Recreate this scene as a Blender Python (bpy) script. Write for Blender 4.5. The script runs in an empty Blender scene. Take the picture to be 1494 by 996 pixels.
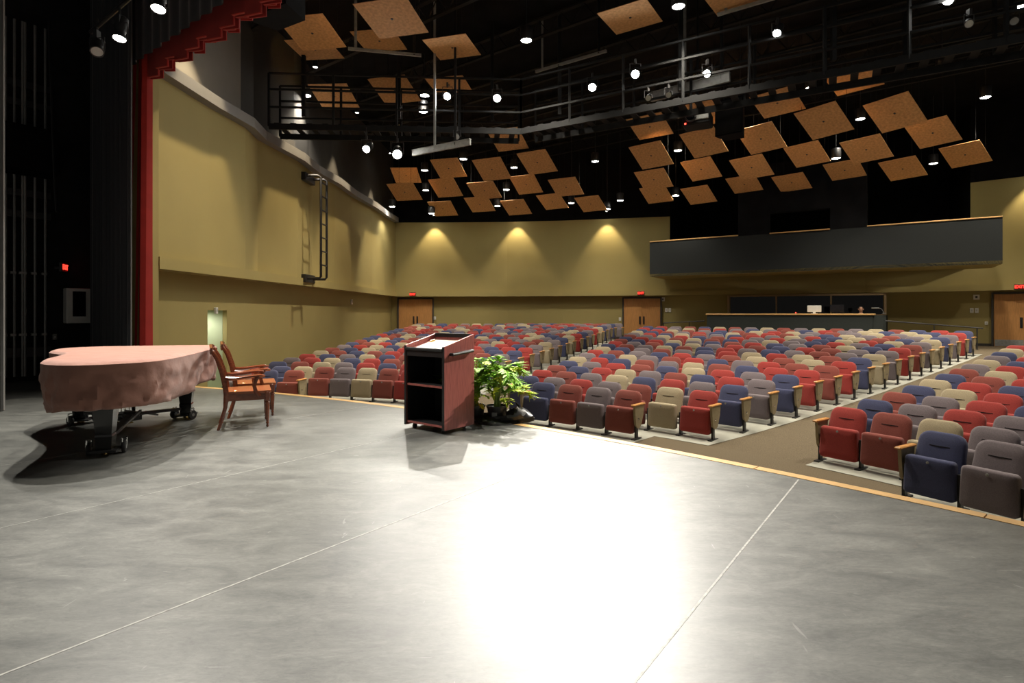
import bpy, bmesh, math, random
from math import sin, cos, tan, pi, radians as R, hypot, atan2
from mathutils import Vector, Matrix, Euler

random.seed(7)
S = bpy.context.scene
COL = S.collection

# ------------------------------------------------------------------ camera
cam_d = bpy.data.cameras.new('camera')
cam = bpy.data.objects.new('camera', cam_d)
COL.objects.link(cam)
cam.location = (0, 0, 1.45)
cam.rotation_euler = (R(90), 0, 0)
cam_d.sensor_width = 36.0
cam_d.lens = 815 / 1494 * 36.0
cam_d.shift_y = -41 / 1494
cam_d.clip_end = 200
S.camera = cam

# ------------------------------------------------------------------ world, exposure
w = bpy.data.worlds.new('world')
S.world = w
w.use_nodes = True
w.node_tree.nodes['Background'].inputs[0].default_value = (1.0, 0.95, 0.86, 1)
w.node_tree.nodes['Background'].inputs[1].default_value = 0.05
S.view_settings.view_transform = 'Standard'
S.view_settings.look = 'None'
S.view_settings.gamma = 1.0
S.view_settings.use_curve_mapping = False
S.view_settings.exposure = 1.15

# light levels (lamps are built further down, each in its own builder)
W_DOWN = 720.0        # house downlights
W_STAGE = 1250.0      # front-of-house spotlights
W_WASH = 900.0        # wall washers
WARM = (1.0, 0.80, 0.52)
HOUSE = (1.0, 0.90, 0.74)
STAGE_W = (1.0, 0.95, 0.86)

# ------------------------------------------------------------------ materials
def mat(name, col, rough=0.6, spec=0.5, metal=0.0, noise=None, bump=None, emit=None, coat=0.0, sheen=0.0, wood=None, streak=None, trans=0.0):
    m = bpy.data.materials.new(name)
    m.use_nodes = True
    nt = m.node_tree
    b = nt.nodes['Principled BSDF']
    b.inputs['Base Color'].default_value = (*col, 1)
    b.inputs['Roughness'].default_value = rough
    b.inputs['Specular IOR Level'].default_value = spec
    b.inputs['Metallic'].default_value = metal
    b.inputs['Coat Weight'].default_value = coat
    b.inputs['Sheen Weight'].default_value = sheen
    b.inputs['Transmission Weight'].default_value = trans
    if emit:
        b.inputs['Emission Color'].default_value = (*emit[0], 1)
        b.inputs['Emission Strength'].default_value = emit[1]
    tc = nt.nodes.new('ShaderNodeTexCoord')
    def ntex(scale, detail=4, vec=None, stretch=None):
        n = nt.nodes.new('ShaderNodeTexNoise')
        n.inputs['Scale'].default_value = scale
        n.inputs['Detail'].default_value = detail
        if stretch:
            mp = nt.nodes.new('ShaderNodeMapping')
            mp.inputs['Scale'].default_value = stretch[:3]
            if len(stretch) > 3:
                mp.inputs['Rotation'].default_value = (0, 0, stretch[3])
            nt.links.new(tc.outputs['Object'], mp.inputs[0])
            nt.links.new(mp.outputs[0], n.inputs['Vector'])
        else:
            nt.links.new(tc.outputs['Object'], n.inputs['Vector'])
        return n
    def vary(n, amt):
        r = nt.nodes.new('ShaderNodeValToRGB')
        r.color_ramp.elements[0].position = 0.3
        r.color_ramp.elements[1].position = 0.7
        r.color_ramp.elements[0].color = (*[max(0, c * (1 - amt)) for c in col], 1)
        r.color_ramp.elements[1].color = (*[min(1, c * (1 + amt)) for c in col], 1)
        nt.links.new(n.outputs['Fac'], r.inputs[0])
        nt.links.new(r.outputs[0], b.inputs['Base Color'])
    if noise:
        vary(ntex(noise[0], 5, stretch=noise[2] if len(noise) > 2 else None), noise[1])
    if bump:
        n = ntex(bump[0], 4, stretch=bump[2] if len(bump) > 2 else None)
        bp = nt.nodes.new('ShaderNodeBump')
        bp.inputs['Strength'].default_value = bump[1]
        bp.inputs['Distance'].default_value = 0.01
        nt.links.new(n.outputs['Fac'], bp.inputs['Height'])
        nt.links.new(bp.outputs[0], b.inputs['Normal'])
    return m

M = {}
M['wall'] = mat('olive_wall_paint', (0.335, 0.275, 0.108), 0.75, 0.25, noise=(0.7, 0.05), bump=(60, 0.05))
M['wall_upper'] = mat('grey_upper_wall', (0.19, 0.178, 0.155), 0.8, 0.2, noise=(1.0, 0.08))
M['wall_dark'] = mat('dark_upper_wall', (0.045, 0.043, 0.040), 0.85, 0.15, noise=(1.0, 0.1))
M['trim'] = mat('grey_ledge_paint', (0.22, 0.215, 0.205), 0.6, 0.3, noise=(2, 0.05))
M['alcove'] = mat('pale_green_paint', (0.42, 0.46, 0.30), 0.8, 0.2, noise=(2, 0.04))
M['black'] = mat('matt_black_paint', (0.007, 0.007, 0.008), 0.9, 0.08, noise=(2, 0.3))
M['black_block'] = mat('black_masonry', (0.016, 0.016, 0.017), 0.85, 0.2, noise=(3, 0.3))
M['charcoal'] = mat('charcoal_fabric_panel', (0.024, 0.027, 0.027), 0.85, 0.2, noise=(40, 0.15))
M['booth'] = mat('booth_dark_green', (0.03, 0.036, 0.034), 0.8, 0.2, noise=(30, 0.15))
M['drape'] = mat('black_velour', (0.045, 0.047, 0.052), 0.95, 0.1, sheen=0.3)
M['red_drape'] = mat('red_velour', (0.36, 0.022, 0.016), 0.85, 0.15, sheen=0.3, noise=(3, 0.1))
M['steel_black'] = mat('black_steel', (0.02, 0.02, 0.021), 0.45, 0.5, noise=(5, 0.2))
M['steel_dark'] = mat('dark_catwalk_steel', (0.009, 0.0095, 0.01), 0.75, 0.25, noise=(4, 0.2))
M['galv'] = mat('galvanised_steel', (0.30, 0.31, 0.30), 0.5, 0.5, metal=0.3, noise=(12, 0.15))
M['chrome'] = mat('chrome', (0.75, 0.75, 0.74), 0.12, 0.5, metal=1.0, noise=(9, 0.03))
M['pipe'] = mat('grey_rail_pipe', (0.26, 0.26, 0.25), 0.4, 0.5, metal=0.3, noise=(6, 0.1))
M['white'] = mat('white_plastic', (0.72, 0.71, 0.66), 0.4, 0.5, noise=(8, 0.03))
M['oak'] = mat('oak_door_veneer', (0.50, 0.245, 0.085), 0.4, 0.4, noise=(6, 0.18, (14, 14, 0.7)))
M['oak_cap'] = mat('oak_arm_cap', (0.56, 0.27, 0.08), 0.35, 0.5, noise=(8, 0.15))
M['nosing'] = mat('maple_stage_nosing', (0.62, 0.38, 0.15), 0.4, 0.5, noise=(3, 0.15, (1, 1, 8)))
M['cork'] = mat('strand_board_panel', (0.52, 0.285, 0.12), 0.7, 0.25, noise=(14, 0.22))
M['carpet'] = mat('brown_carpet', (0.14, 0.112, 0.075), 0.95, 0.1, noise=(90, 0.35), bump=(300, 0.3))
M['concrete'] = mat('pale_concrete', (0.36, 0.36, 0.31), 0.7, 0.3, noise=(1.6, 0.12))
M['frame_dark'] = mat('dark_door_frame', (0.05, 0.045, 0.04), 0.5, 0.4, noise=(4, 0.1))
M['glass'] = mat('dark_booth_glass', (0.003, 0.003, 0.004), 0.05, 0.5, noise=(3, 0.2))
M['mull'] = mat('tan_window_frame', (0.32, 0.23, 0.13), 0.6, 0.3, noise=(5, 0.08))
M['cherry'] = mat('cherry_laminate', (0.30, 0.085, 0.07), 0.38, 0.5, noise=(7, 0.25, (9, 9, 0.8)))
M['lectern_black'] = mat('black_edge_band', (0.014, 0.013, 0.013), 0.4, 0.4, noise=(6, 0.2))
M['paper'] = mat('white_top_sheet', (0.75, 0.72, 0.62), 0.45, 0.4, noise=(4, 0.04))
M['chairwood'] = mat('mahogany_chair_wood', (0.17, 0.042, 0.014), 0.22, 0.5, coat=0.5, noise=(6, 0.25, (3, 3, 10)))
M['seatwood'] = mat('lighter_seat_wood', (0.30, 0.085, 0.028), 0.28, 0.5, coat=0.3, noise=(8, 0.2, (1, 10, 1)))
M['piano'] = mat('black_piano_lacquer', (0.012, 0.012, 0.013), 0.12, 0.6, coat=0.6, noise=(4, 0.1))
M['brass'] = mat('brass', (0.75, 0.52, 0.18), 0.25, 0.5, metal=1.0, noise=(6, 0.05))
M['rubber'] = mat('dark_rubber', (0.03, 0.03, 0.03), 0.6, 0.4, noise=(6, 0.15))
M['cloth'] = mat('rose_brown_quilted_cloth', (0.33, 0.165, 0.125), 0.9, 0.15, sheen=0.25, noise=(5, 0.08), bump=(7, 1.0))
M['leaf'] = mat('bright_green_leaf', (0.19, 0.40, 0.03), 0.6, 0.15, noise=(9, 0.3))
M['leaf2'] = mat('yellow_green_leaf', (0.42, 0.52, 0.03), 0.6, 0.15, noise=(9, 0.25))
M['stem'] = mat('green_leaf_stalk', (0.20, 0.30, 0.07), 0.5, 0.4, noise=(9, 0.2))
M['soil'] = mat('potting_soil', (0.03, 0.02, 0.012), 0.95, 0.1, noise=(30, 0.4))
M['pot'] = mat('black_plastic_pot', (0.015, 0.015, 0.016), 0.35, 0.5, noise=(6, 0.2))
M['yellow_leaf'] = mat('yellow_dead_leaf', (0.75, 0.5, 0.05), 0.6, 0.3, noise=(12, 0.2))
M['skin'] = mat('skin', (0.42, 0.23, 0.15), 0.6, 0.3, noise=(8, 0.08))
M['hair'] = mat('dark_hair', (0.02, 0.014, 0.01), 0.6, 0.3, noise=(40, 0.3))
M['shirt'] = mat('white_shirt', (0.62, 0.6, 0.56), 0.85, 0.2, noise=(10, 0.05))
M['screen'] = mat('black_screen', (0.01, 0.01, 0.012), 0.15, 0.5, noise=(3, 0.1))
M['lamp_on'] = mat('lit_lamp_lens', (1, 1, 1), 0.4, 0.5, emit=((1.0, 0.95, 0.85), 40), noise=(3, 0.01))
M['spot_on'] = mat('lit_spotlight_lens', (1, 1, 1), 0.4, 0.5, emit=((1.0, 0.97, 0.90), 160), noise=(3, 0.01))
M['lamp_off'] = mat('unlit_lamp_lens', (0.5, 0.5, 0.48), 0.2, 0.5, noise=(3, 0.05))
M['led'] = mat('red_led', (0.5, 0.02, 0.02), 0.4, 0.5, emit=((1, 0.05, 0.03), 3), noise=(3, 0.02))
M['exit'] = mat('red_exit_letters', (0.6, 0.02, 0.02), 0.4, 0.5, emit=((1.0, 0.035, 0.02), 1.6), noise=(3, 0.02))
M['exit_face'] = mat('dim_red_exit_face', (0.10, 0.008, 0.008), 0.4, 0.5, emit=((1.0, 0.03, 0.02), 0.02), noise=(3, 0.02))
M['seam'] = mat('pale_seam_tape', (0.33, 0.325, 0.30), 0.5, 0.4, noise=(30, 0.35))
M['endpanel'] = mat('khaki_end_panel', (0.33, 0.275, 0.17), 0.6, 0.3, noise=(20, 0.1))
M['slit'] = mat('dark_slit_shade', (0.015, 0.013, 0.014), 0.9, 0.1, noise=(20, 0.1))  # shade of the backrest recess, painted as a thin dark strip
SEATC = {
    'n': ('navy', (0.055, 0.062, 0.125)),
    'r': ('red', (0.30, 0.042, 0.036)),
    'm': ('rust', (0.215, 0.058, 0.046)),
    'g': ('grey', (0.165, 0.138, 0.150)),
    't': ('tan', (0.35, 0.295, 0.195)),
}
for k, (nm, c) in SEATC.items():
    M['seat_' + k] = mat(nm + '_seat_fabric', c, 0.92, 0.15, sheen=0.2, noise=(120, 0.18))

# stage vinyl: worn grey with drag streaks along the rolls, scuffs in the gloss
def stage_mat():
    m = mat('grey_stage_vinyl', (0.25, 0.25, 0.225), 0.42, 0.5)
    nt = m.node_tree; b = nt.nodes['Principled BSDF']
    tc = [n for n in nt.nodes if n.type == 'TEX_COORD'][0]
    def nz(scale, detail, rough, dist, rot, sc):
        mp = nt.nodes.new('ShaderNodeMapping'); mp.inputs['Rotation'].default_value = (0, 0, R(rot)); mp.inputs['Scale'].default_value = sc
        nt.links.new(tc.outputs['Object'], mp.inputs[0])
        n = nt.nodes.new('ShaderNodeTexNoise'); n.inputs['Scale'].default_value = scale; n.inputs['Detail'].default_value = detail; n.inputs['Roughness'].default_value = rough; n.inputs['Distortion'].default_value = dist
        nt.links.new(mp.outputs[0], n.inputs['Vector']); return n
    def ramp(n, p0, c0, p1, c1):
        r = nt.nodes.new('ShaderNodeValToRGB'); r.color_ramp.elements[0].position = p0; r.color_ramp.elements[0].color = (*c0, 1); r.color_ramp.elements[1].position = p1; r.color_ramp.elements[1].color = (*c1, 1)
        nt.links.new(n.outputs['Fac'], r.inputs[0]); return r
    def mix(kind, f, a_, b_):
        mx = nt.nodes.new('ShaderNodeMixRGB'); mx.blend_type = kind; mx.inputs[0].default_value = f; nt.links.new(a_.outputs[0], mx.inputs[1]); nt.links.new(b_.outputs[0], mx.inputs[2]); return mx
    n1 = nz(2.2, 10, 0.72, 0.6, -52, (1.0, 2.4, 1))           # worn patches dragged along the rolls
    r1 = ramp(n1, 0.30, (0.062, 0.064, 0.061), 0.70, (0.165, 0.166, 0.152))
    n3 = nz(16, 8, 0.75, 1.2, -20, (1.0, 3.0, 1))             # fine mottling
    r3 = ramp(n3, 0.32, (0.72, 0.72, 0.72), 0.68, (1.22, 1.22, 1.20))
    m1 = mix('MULTIPLY', 1.0, r1, r3)
    n2 = nz(1.7, 3, 0.5, 2.6, 35, (1.0, 9.0, 1))              # pale shoe scuffs
    r2 = ramp(n2, 0.735, (0, 0, 0), 0.76, (0.10, 0.10, 0.095))
    n4 = nz(1.3, 2, 0.5, 3.2, -25, (7.0, 1.0, 1))
    r4 = ramp(n4, 0.735, (0, 0, 0), 0.76, (0.09, 0.09, 0.085))
    mx = mix('ADD', 0.8, mix('ADD', 0.8, m1, r2), r4)
    nt.links.new(mx.outputs[0], b.inputs['Base Color'])
    mr = nt.nodes.new('ShaderNodeMapRange'); mr.inputs['To Min'].default_value = 0.36; mr.inputs['To Max'].default_value = 0.50
    nt.links.new(n1.outputs['Fac'], mr.inputs['Value']); nt.links.new(mr.outputs[0], b.inputs['Roughness'])
    bp = nt.nodes.new('ShaderNodeBump'); bp.inputs['Strength'].default_value = 0.08; bp.inputs['Distance'].default_value = 0.01
    nt.links.new(n1.outputs['Fac'], bp.inputs['Height']); nt.links.new(bp.outputs[0], b.inputs['Normal'])
    return m
M['stage'] = stage_mat()

# ------------------------------------------------------------------ mesh helpers
class MB:
    def __init__(s): s.v = []; s.f = []; s.m = []
    def add(s, v, f, xf=None, mi=0):
        o = len(s.v)
        s.v += [tuple(xf @ Vector(p)) if xf else tuple(p) for p in v]
        s.f += [tuple(i + o for i in q) for q in f]; s.m += [mi] * len(f)
        return s
    def box(s, c, size, rz=0.0, mi=0, xf=None):
        x, y, z = [a / 2 for a in size]
        v = [(-x, -y, -z), (x, -y, -z), (x, y, -z), (-x, y, -z), (-x, -y, z), (x, -y, z), (x, y, z), (-x, y, z)]
        m = Matrix.Translation(Vector(c)) @ Matrix.Rotation(rz, 4, 'Z')
        if xf: m = m @ xf
        return s.add(v, [(0, 3, 2, 1), (4, 5, 6, 7), (0, 1, 5, 4), (1, 2, 6, 5), (2, 3, 7, 6), (3, 0, 4, 7)], m, mi)
    def cbox(s, c, size, r, rz=0.0, mi=0, xf=None):          # box with chamfered edges
        x, y, z = [a / 2 for a in size]
        ol = [(-x + r, -y), (x - r, -y), (x, -y + r), (x, y - r), (x - r, y), (-x + r, y), (-x, y - r), (-x, -y + r)]
        ins = [(px * (x - r) / x if abs(px) == x else px, py * (y - r) / y if abs(py) == y else py) for px, py in ol]
        m = Matrix.Translation(Vector(c)) @ Matrix.Rotation(rz, 4, 'Z')
        if xf: m = m @ xf
        v = [(*p, -z) for p in ins] + [(*p, -z + r) for p in ol] + [(*p, z - r) for p in ol] + [(*p, z) for p in ins]
        f = [tuple(reversed(range(8))), tuple(range(24, 32))]
        for L in range(3):
            for i in range(8): f.append((L * 8 + i, L * 8 + (i + 1) % 8, L * 8 + 8 + (i + 1) % 8, L * 8 + 8 + i))
        return s.add(v, f, m, mi)
    def tube(s, path, r, n=8, mi=0, cap=True, xf=None):
        P = [Vector(p) for p in path]; rr = r if isinstance(r, (list, tuple)) else [r] * len(P)
        v = []; f = []; pu = None
        for i, p in enumerate(P):
            t = (P[min(i + 1, len(P) - 1)] - P[max(i - 1, 0)]).normalized()
            u = (Vector((0, 0, 1)) if abs(t.z) < 0.95 else Vector((1, 0, 0))) if pu is None else pu
            u = (u - t * u.dot(t)).normalized(); pu = u; q = t.cross(u)
            for k in range(n):
                a = 2 * pi * k / n; v.append(p + (u * cos(a) + q * sin(a)) * rr[i])
        for i in range(len(P) - 1):
            for k in range(n): f.append((i * n + k, i * n + (k + 1) % n, (i + 1) * n + (k + 1) % n, (i + 1) * n + k))
        if cap: f += [tuple(reversed(range(n))), tuple(range((len(P) - 1) * n, len(P) * n))]
        return s.add(v, f, xf, mi)
    def lathe(s, prof, n=16, c=(0, 0, 0), mi=0, xf=None):
        v = []; f = []
        for r, z in prof:
            for k in range(n): a = 2 * pi * k / n; v.append((c[0] + r * cos(a), c[1] + r * sin(a), c[2] + z))
        for i in range(len(prof) - 1):
            for k in range(n): f.append((i * n + k, i * n + (k + 1) % n, (i + 1) * n + (k + 1) % n, (i + 1) * n + k))
        f += [tuple(reversed(range(n))), tuple(range((len(prof) - 1) * n, len(prof) * n))]
        return s.add(v, f, xf, mi)
    def prism(s, poly, z0, z1, mi=0, xf=None):
        n = len(poly)
        v = [(*p, z0) for p in poly] + [(*p, z1) for p in poly]
        f = [tuple(reversed(range(n))), tuple(range(n, 2 * n))] + [(i, (i + 1) % n, n + (i + 1) % n, n + i) for i in range(n)]
        return s.add(v, f, xf, mi)
    def wallrun(s, pts, z0, z1, th, mi=0):                    # vertical slab along a plan polyline, thickness to its left
        n = len(pts); P = [Vector(p) for p in pts]; off = []
        for i, p in enumerate(P):
            t = (P[min(i + 1, n - 1)] - P[max(i - 1, 0)]).normalized(); off.append(p + Vector((-t.y, t.x)) * th)
        v = [(p.x, p.y, z0) for p in P] + [(p.x, p.y, z1) for p in P] + [(p.x, p.y, z0) for p in off] + [(p.x, p.y, z1) for p in off]
        f = []
        for i in range(n - 1):
            f += [(i, i + 1, n + i + 1, n + i), (2 * n + i + 1, 2 * n + i, 3 * n + i, 3 * n + i + 1), (n + i, n + i + 1, 3 * n + i + 1, 3 * n + i), (i + 1, i, 2 * n + i, 2 * n + i + 1)]
        f += [(0, n, 3 * n, 2 * n), (n - 1, 3 * n - 1, 4 * n - 1, 2 * n - 1)]
        return s.add(v, f, None, mi)
    def mesh(s, name, mats, smooth=False):
        me = bpy.data.meshes.new(name)
        me.from_pydata(s.v, [], s.f)
        for m_ in (mats if isinstance(mats, list) else [mats]): me.materials.append(m_)
        if any(s.m): me.polygons.foreach_set('material_index', s.m)
        bm = bmesh.new(); bm.from_mesh(me); bmesh.ops.recalc_face_normals(bm, faces=bm.faces); bm.to_mesh(me); bm.free()
        if smooth:
            me.polygons.foreach_set('use_smooth', [True] * len(me.polygons))
            me.set_sharp_from_angle(angle=R(40))
        me.update()
        return me
    def build(s, name, mats, parent=None, smooth=False, loc=None):
        return obj(name, s.mesh(name, mats, smooth), parent, loc)

def obj(name, me, parent=None, loc=None):
    o = bpy.data.objects.new(name, me); COL.objects.link(o)
    if parent: o.parent = parent
    if loc: o.location = loc
    return o
def tag(o, label=None, cat=None, group=None, kind=None):
    if label: o['label'] = label
    if cat: o['category'] = cat
    if group: o['group'] = group
    if kind: o['kind'] = kind
    return o
def thing(name, loc, label, cat, group=None, rz=0.0):
    o = obj(name, None, None, loc); o.rotation_euler.z = rz
    return tag(o, label, cat, group)
def struct(o, label, cat=None):
    o['kind'] = 'structure'; o['label'] = label
    if cat: o['category'] = cat
    return o
def copy_tree(o, parent=None):
    c = o.copy(); COL.objects.link(c); c.parent = parent
    for ch in list(o.children): copy_tree(ch, c)
    return c
ORD = ['', 'first', 'second', 'third', 'fourth', 'fifth', 'sixth', 'seventh', 'eighth', 'ninth', 'tenth', 'eleventh', 'twelfth', 'thirteenth',
       'fourteenth', 'fifteenth', 'sixteenth', 'seventeenth', 'eighteenth', 'nineteenth', 'twentieth', 'twenty-first', 'twenty-second', 'twenty-third', 'twenty-fourth', 'twenty-fifth', 'twenty-sixth']

def spot(parent, loc, target, power, color, angle, blend=0.6, radius=0.12):
    d = bpy.data.lights.new('lamp_light', 'SPOT'); d.energy = power; d.color = color; d.spot_size = R(angle); d.spot_blend = blend; d.shadow_soft_size = radius
    o = bpy.data.objects.new('lamp_light', d); COL.objects.link(o)
    o.location = loc; o.rotation_euler = (Vector(target) - Vector(loc)).to_track_quat('-Z', 'Y').to_euler()
    if parent:
        o.parent = parent; o.matrix_parent_inverse = Matrix.LocRotScale(parent.location, parent.rotation_euler, None).inverted()
    return o

# plan frame of the hall: rows are arcs about CEN
CEN = Vector((-8.0, -1.0))
def pol(r, deg): a = R(deg); return (CEN.x + r * sin(a), CEN.y + r * cos(a))
AX = Vector((0.602, 0.799))          # hall axis, stage to audience
AY = Vector((0.799, -0.602))         # along the proscenium
def floor_z(r): return -0.8 + 0.0587 * min(max(0.0, r - 15.5), 15.5)

# ------------------------------------------------------------------ the stage
LC = Vector((-15.0, -11.11)); LR = 23.74
def lip(deg, r=LR): return (LC.x + r * sin(R(deg)), LC.y + r * cos(R(deg)))
arc = [19.0 + i * 1.0 for i in range(55)]
poly = [lip(a) for a in arc] + [(9.0, -9.0), (-18.0, -9.0), (-19.8, -0.5), (-10.5, 11.9), (-9.62, 13.07), (-7.45, 11.5)]
mb = MB(); mb.prism(list(reversed(poly)), -0.06, 0.0)
stage = struct(mb.build('floor', M['stage']), 'worn grey vinyl stage floor', 'floor')
for k, c in enumerate([-0.936 + 2.05, -0.936, -2.985, -5.03, -7.08]):
    n = Vector((0.799, -0.602)); base = n * c
    # clip along the axis to the stage
    t1 = 0.0
    for j in range(400):
        p = base + AX * (j * 0.05)
        if (p - LC).length > LR - 0.02 or p.x < -7.2 - (11.5 - p.y) * 1.2: break
        t1 = j * 0.05
    t0 = -7.0
    wv = 0.006 if k in (1, 2) else 0.0035
    q = MB(); q.prism([tuple(base + AX * t0 - n * wv), tuple(base + AX * t0 + n * wv), tuple(base + AX * t1 + n * wv), tuple(base + AX * t1 - n * wv)], 0.0, 0.0012)
    q.build('seam_tape', M['seam'], stage)
# nosing boards along the lip, butt-jointed
nos = thing('stage_nosing', (0, 0, 0), 'curved pale maple nosing along the front edge of the stage', 'edge trim')
nos['kind'] = 'structure'
a0 = 18.6
while a0 < 73:
    a1 = a0 + 4.0; pts = [a0 + 0.012 + i * (4.0 - 0.024) / 8 for i in range(9)]
    q = MB(); q.prism([lip(a, LR + 0.115) for a in pts] + [lip(a, LR) for a in reversed(pts)], -0.055, 0.004)
    q.build('nosing_board', M['nosing'], nos); a0 = a1
q = MB(); q.wallrun([lip(a, LR + 0.06) for a in [18.6 + i for i in range(56)]], -0.8, -0.055, -0.05)
struct(q.build('wall_stage_front', M['black']), 'black riser face below the stage edge')

# ------------------------------------------------------------------ the raked house floor
mb = MB(); rs = [6.0, 15.5, 18, 21, 24, 27, 31.0, 34, 38.5]; ps = [-14 + i * 2 for i in range(47)]
for r in rs:
    for p in ps: mb.v.append((*pol(r, p), floor_z(r)))
n = len(ps)
for i in range(len(rs) - 1):
    for j in range(n - 1): mb.f.append((i * n + j, i * n + j + 1, (i + 1) * n + j + 1, (i + 1) * n + j)); mb.m.append(0)
hfloor = struct(mb.build('floor_house', M['carpet']), 'brown carpet of the raked house floor', 'floor')

NROW = 22
RF = [14.84 + 0.835 * i for i in range(NROW)]
C_L = [34.6, 31.4, 31.1, 31.0, 30.8, 30.5, 30.3, 30.1, 29.9, 29.6, 29.5, 29.3, 29.1, 28.9, 28.7, 28.5, 28.4, 28.2, 28.1]
C_R = [43.14, 46.97, 47.59, 48.09, 48.48, 48.78, 49.03, 49.25, 49.43, 49.59, 49.7, 49.82, 49.93, 49.98, 50.07, 50.14, 50.19, 50.27, 50.29]
L_L = [4.2, 4.3, 4.6, 4.6, 4.9, 5.1, 5.2, 5.4, 5.35, 5.4, 5.4, 5.4, 5.4, 5.4, 5.4, 5.4, 5.8, 5.8, 5.7, 5.65, 14.2, 21.6]
L_R = [9.6, 22.0, 22.5, 22.9, 23.1, 23.3, 23.5, 23.6, 23.7, 23.8, 23.85, 23.9, 23.9, 24.0, 24.0, 24.0, 24.0, 24.0, 23.95, 23.95, 23.95, 24.25]
R_L = [59.7, 54.3, 54.4, 54.5, 54.5, 54.45, 54.4, 54.35, 54.25, 54.2, 54.15, 54.0, 53.9, 53.8]
def pad(lo, hi, r0, pl, pr):          # concrete slab under a block; row one is shorter than the rest
    q = MB(); k = 12
    def strip(rings):
        vs = []
        for r_, a, b in rings:
            for j in range(k + 1): vs.append((*pol(r_, a + (b - a) * j / k), floor_z(r_) + 0.008))
        q.add(vs, [(L * (k + 1) + j, L * (k + 1) + j + 1, (L + 1) * (k + 1) + j + 1, (L + 1) * (k + 1) + j) for L in range(len(rings) - 1) for j in range(k)])
    def ends(i): return lo[i] - pl * 15.0 / RF[i], hi[i] + pr * 15.0 / RF[i]
    strip([(RF[0] - 0.30, *ends(0)), (RF[1] - 0.24, *ends(0))])
    n = len(lo); strip([(RF[i] - 0.24, *ends(i)) for i in range(1, n)] + [(RF[n - 1] + 0.75, *ends(n - 1))])
    return q
for nm, lo, hi, pl, pr, lb in (('middle', C_L, C_R, 1.6, 0.25, 'middle'), ('wall', L_L, L_R, 0.6, 2.2, 'wall-side'), ('near', R_L, [72] * len(R_L), 1.25, 0, 'near')):
    struct(pad(lo, hi, 0, pl, pr).build('floor_concrete', M['concrete']), 'pale concrete floor under the %s block of seats' % lb)

# ------------------------------------------------------------------ walls
def lw(y): return -6.38 - (30.6 - y) * 0.0515     # left wall line
ZB0, ZB1, ZT = 2.37, 2.62, 6.38
LW = [(lw(11.45), 11.45), (lw(13.4), 13.4), (lw(14.85) + 0.10, 14.85), (lw(15.9) - 0.10, 15.9), (lw(18.1) + 0.08, 18.1), (lw(19.6) - 0.06, 19.6), (lw(21.4) + 0.06, 21.4), (lw(23.6) - 0.06, 23.6), (lw(26.2) + 0.05, 26.2), (lw(28.5) - 0.03, 28.5), (-6.38, 30.6)]
BW = [(-6.38, 30.6), (-3.3, 30.55), (-0.26, 30.4), (2.7, 29.95), (5.5, 29.3), (8.1, 28.66), (11.9, 27.3), (15.9, 25.15), (17.6, 23.95), (18.85, 22.97), (20.3, 21.75), (23.2, 18.9)]
BWA, BWB, BWC = BW[:6], BW[5:10], BW[9:]
def offs(pts, d):
    n = len(pts); P = [Vector(p) for p in pts]; out = []
    for i, p in enumerate(P):
        t = (P[min(i + 1, n - 1)] - P[max(i - 1, 0)]).normalized(); out.append(tuple(p + Vector((-t.y, t.x)) * d))
    return out
mb = MB(); mb.wallrun(LW, ZB1, ZT, 0.3)
lb = offs([(lw(11.45), 11.45), (-6.38, 30.6)], 0)
mb.wallrun([(p[0] - 0.30, p[1]) for p in lb], -0.9, ZB1, 0.3)
# alcove doorway cut: rebuild the lower wall in three pieces
mb = MB(); mb.wallrun(LW, ZB1, ZT, 0.5)
def llow(y): return (lw(y) - 0.30, y)
AY0, AY1, AZ = 13.84, 14.69, 1.53
mb.wallrun([llow(11.45), llow(AY0)], -0.9, ZB1, 0.15)
mb.wallrun([llow(AY1), llow(31.2)], -0.9, ZB1, 0.15)
mb.wallrun([llow(AY0), llow(AY1)], AZ, ZB1, 0.15)
wl = struct(mb.build('wall_left', M['wall']), 'olive painted side wall with shallow folds above a recessed lower part', 'wall')
q = MB(); q.wallrun([(lw(11.5) + 0.11, 11.5), (-6.27, 30.5)], ZB0, ZB1, 0.42)
q.build('band', M['wall'], wl)
q = MB(); q.wallrun([(lw(11.08) + 0.03, 11.08), (lw(11.5) + 0.09, 11.5)], -0.8, ZT + 0.1, 0.5)
q.build('pilaster', M['wall'], wl)
# pale alcove behind the doorway in the side wall
q = MB(); x0 = lw(14.2) - 0.44
q.box((x0 - 0.75, AY1 + 0.06, 0.36), (1.6, 0.12, 2.5)); q.box((x0 - 1.6, (AY0 + AY1) / 2, 0.36), (0.12, 1.1, 2.5)); q.box((x0 - 0.75, AY0 - 0.06, 0.36), (1.6, 0.12, 2.5)); q.box((x0 - 0.75, (AY0 + AY1) / 2, 1.59), (1.7, 1.08, 0.12)); q.box((x0 - 0.75, (AY0 + AY1) / 2, -0.84), (1.7, 1.08, 0.08))
struct(q.build('wall_alcove', M['alcove']), 'pale green alcove seen through the opening in the side wall')
al = thing('alcove_fill_lamp', (x0 - 0.45, AY0 + 0.3, 1.45), 'added unseen fill lamp under the ceiling of the pale alcove', 'lamp')  # unseen fill lamp, added to brighten the alcove
q = MB(); q.lathe([(0.06, 0.08), (0.07, 0.07), (0.07, 0.0), (0.06, 0.0)], 14); q.build('housing', M['white'], al)
q = MB(); q.lathe([(0.055, -0.006), (0.055, 0.0)], 14); q.build('lamp_lens', M['lamp_on'], al)
spot(al, (x0 - 0.45, AY0 + 0.3, 1.43), (x0 - 0.3, AY1, 0.2), 26, (1.0, 1.0, 0.92), 150, 0.8, 0.05)
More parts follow.
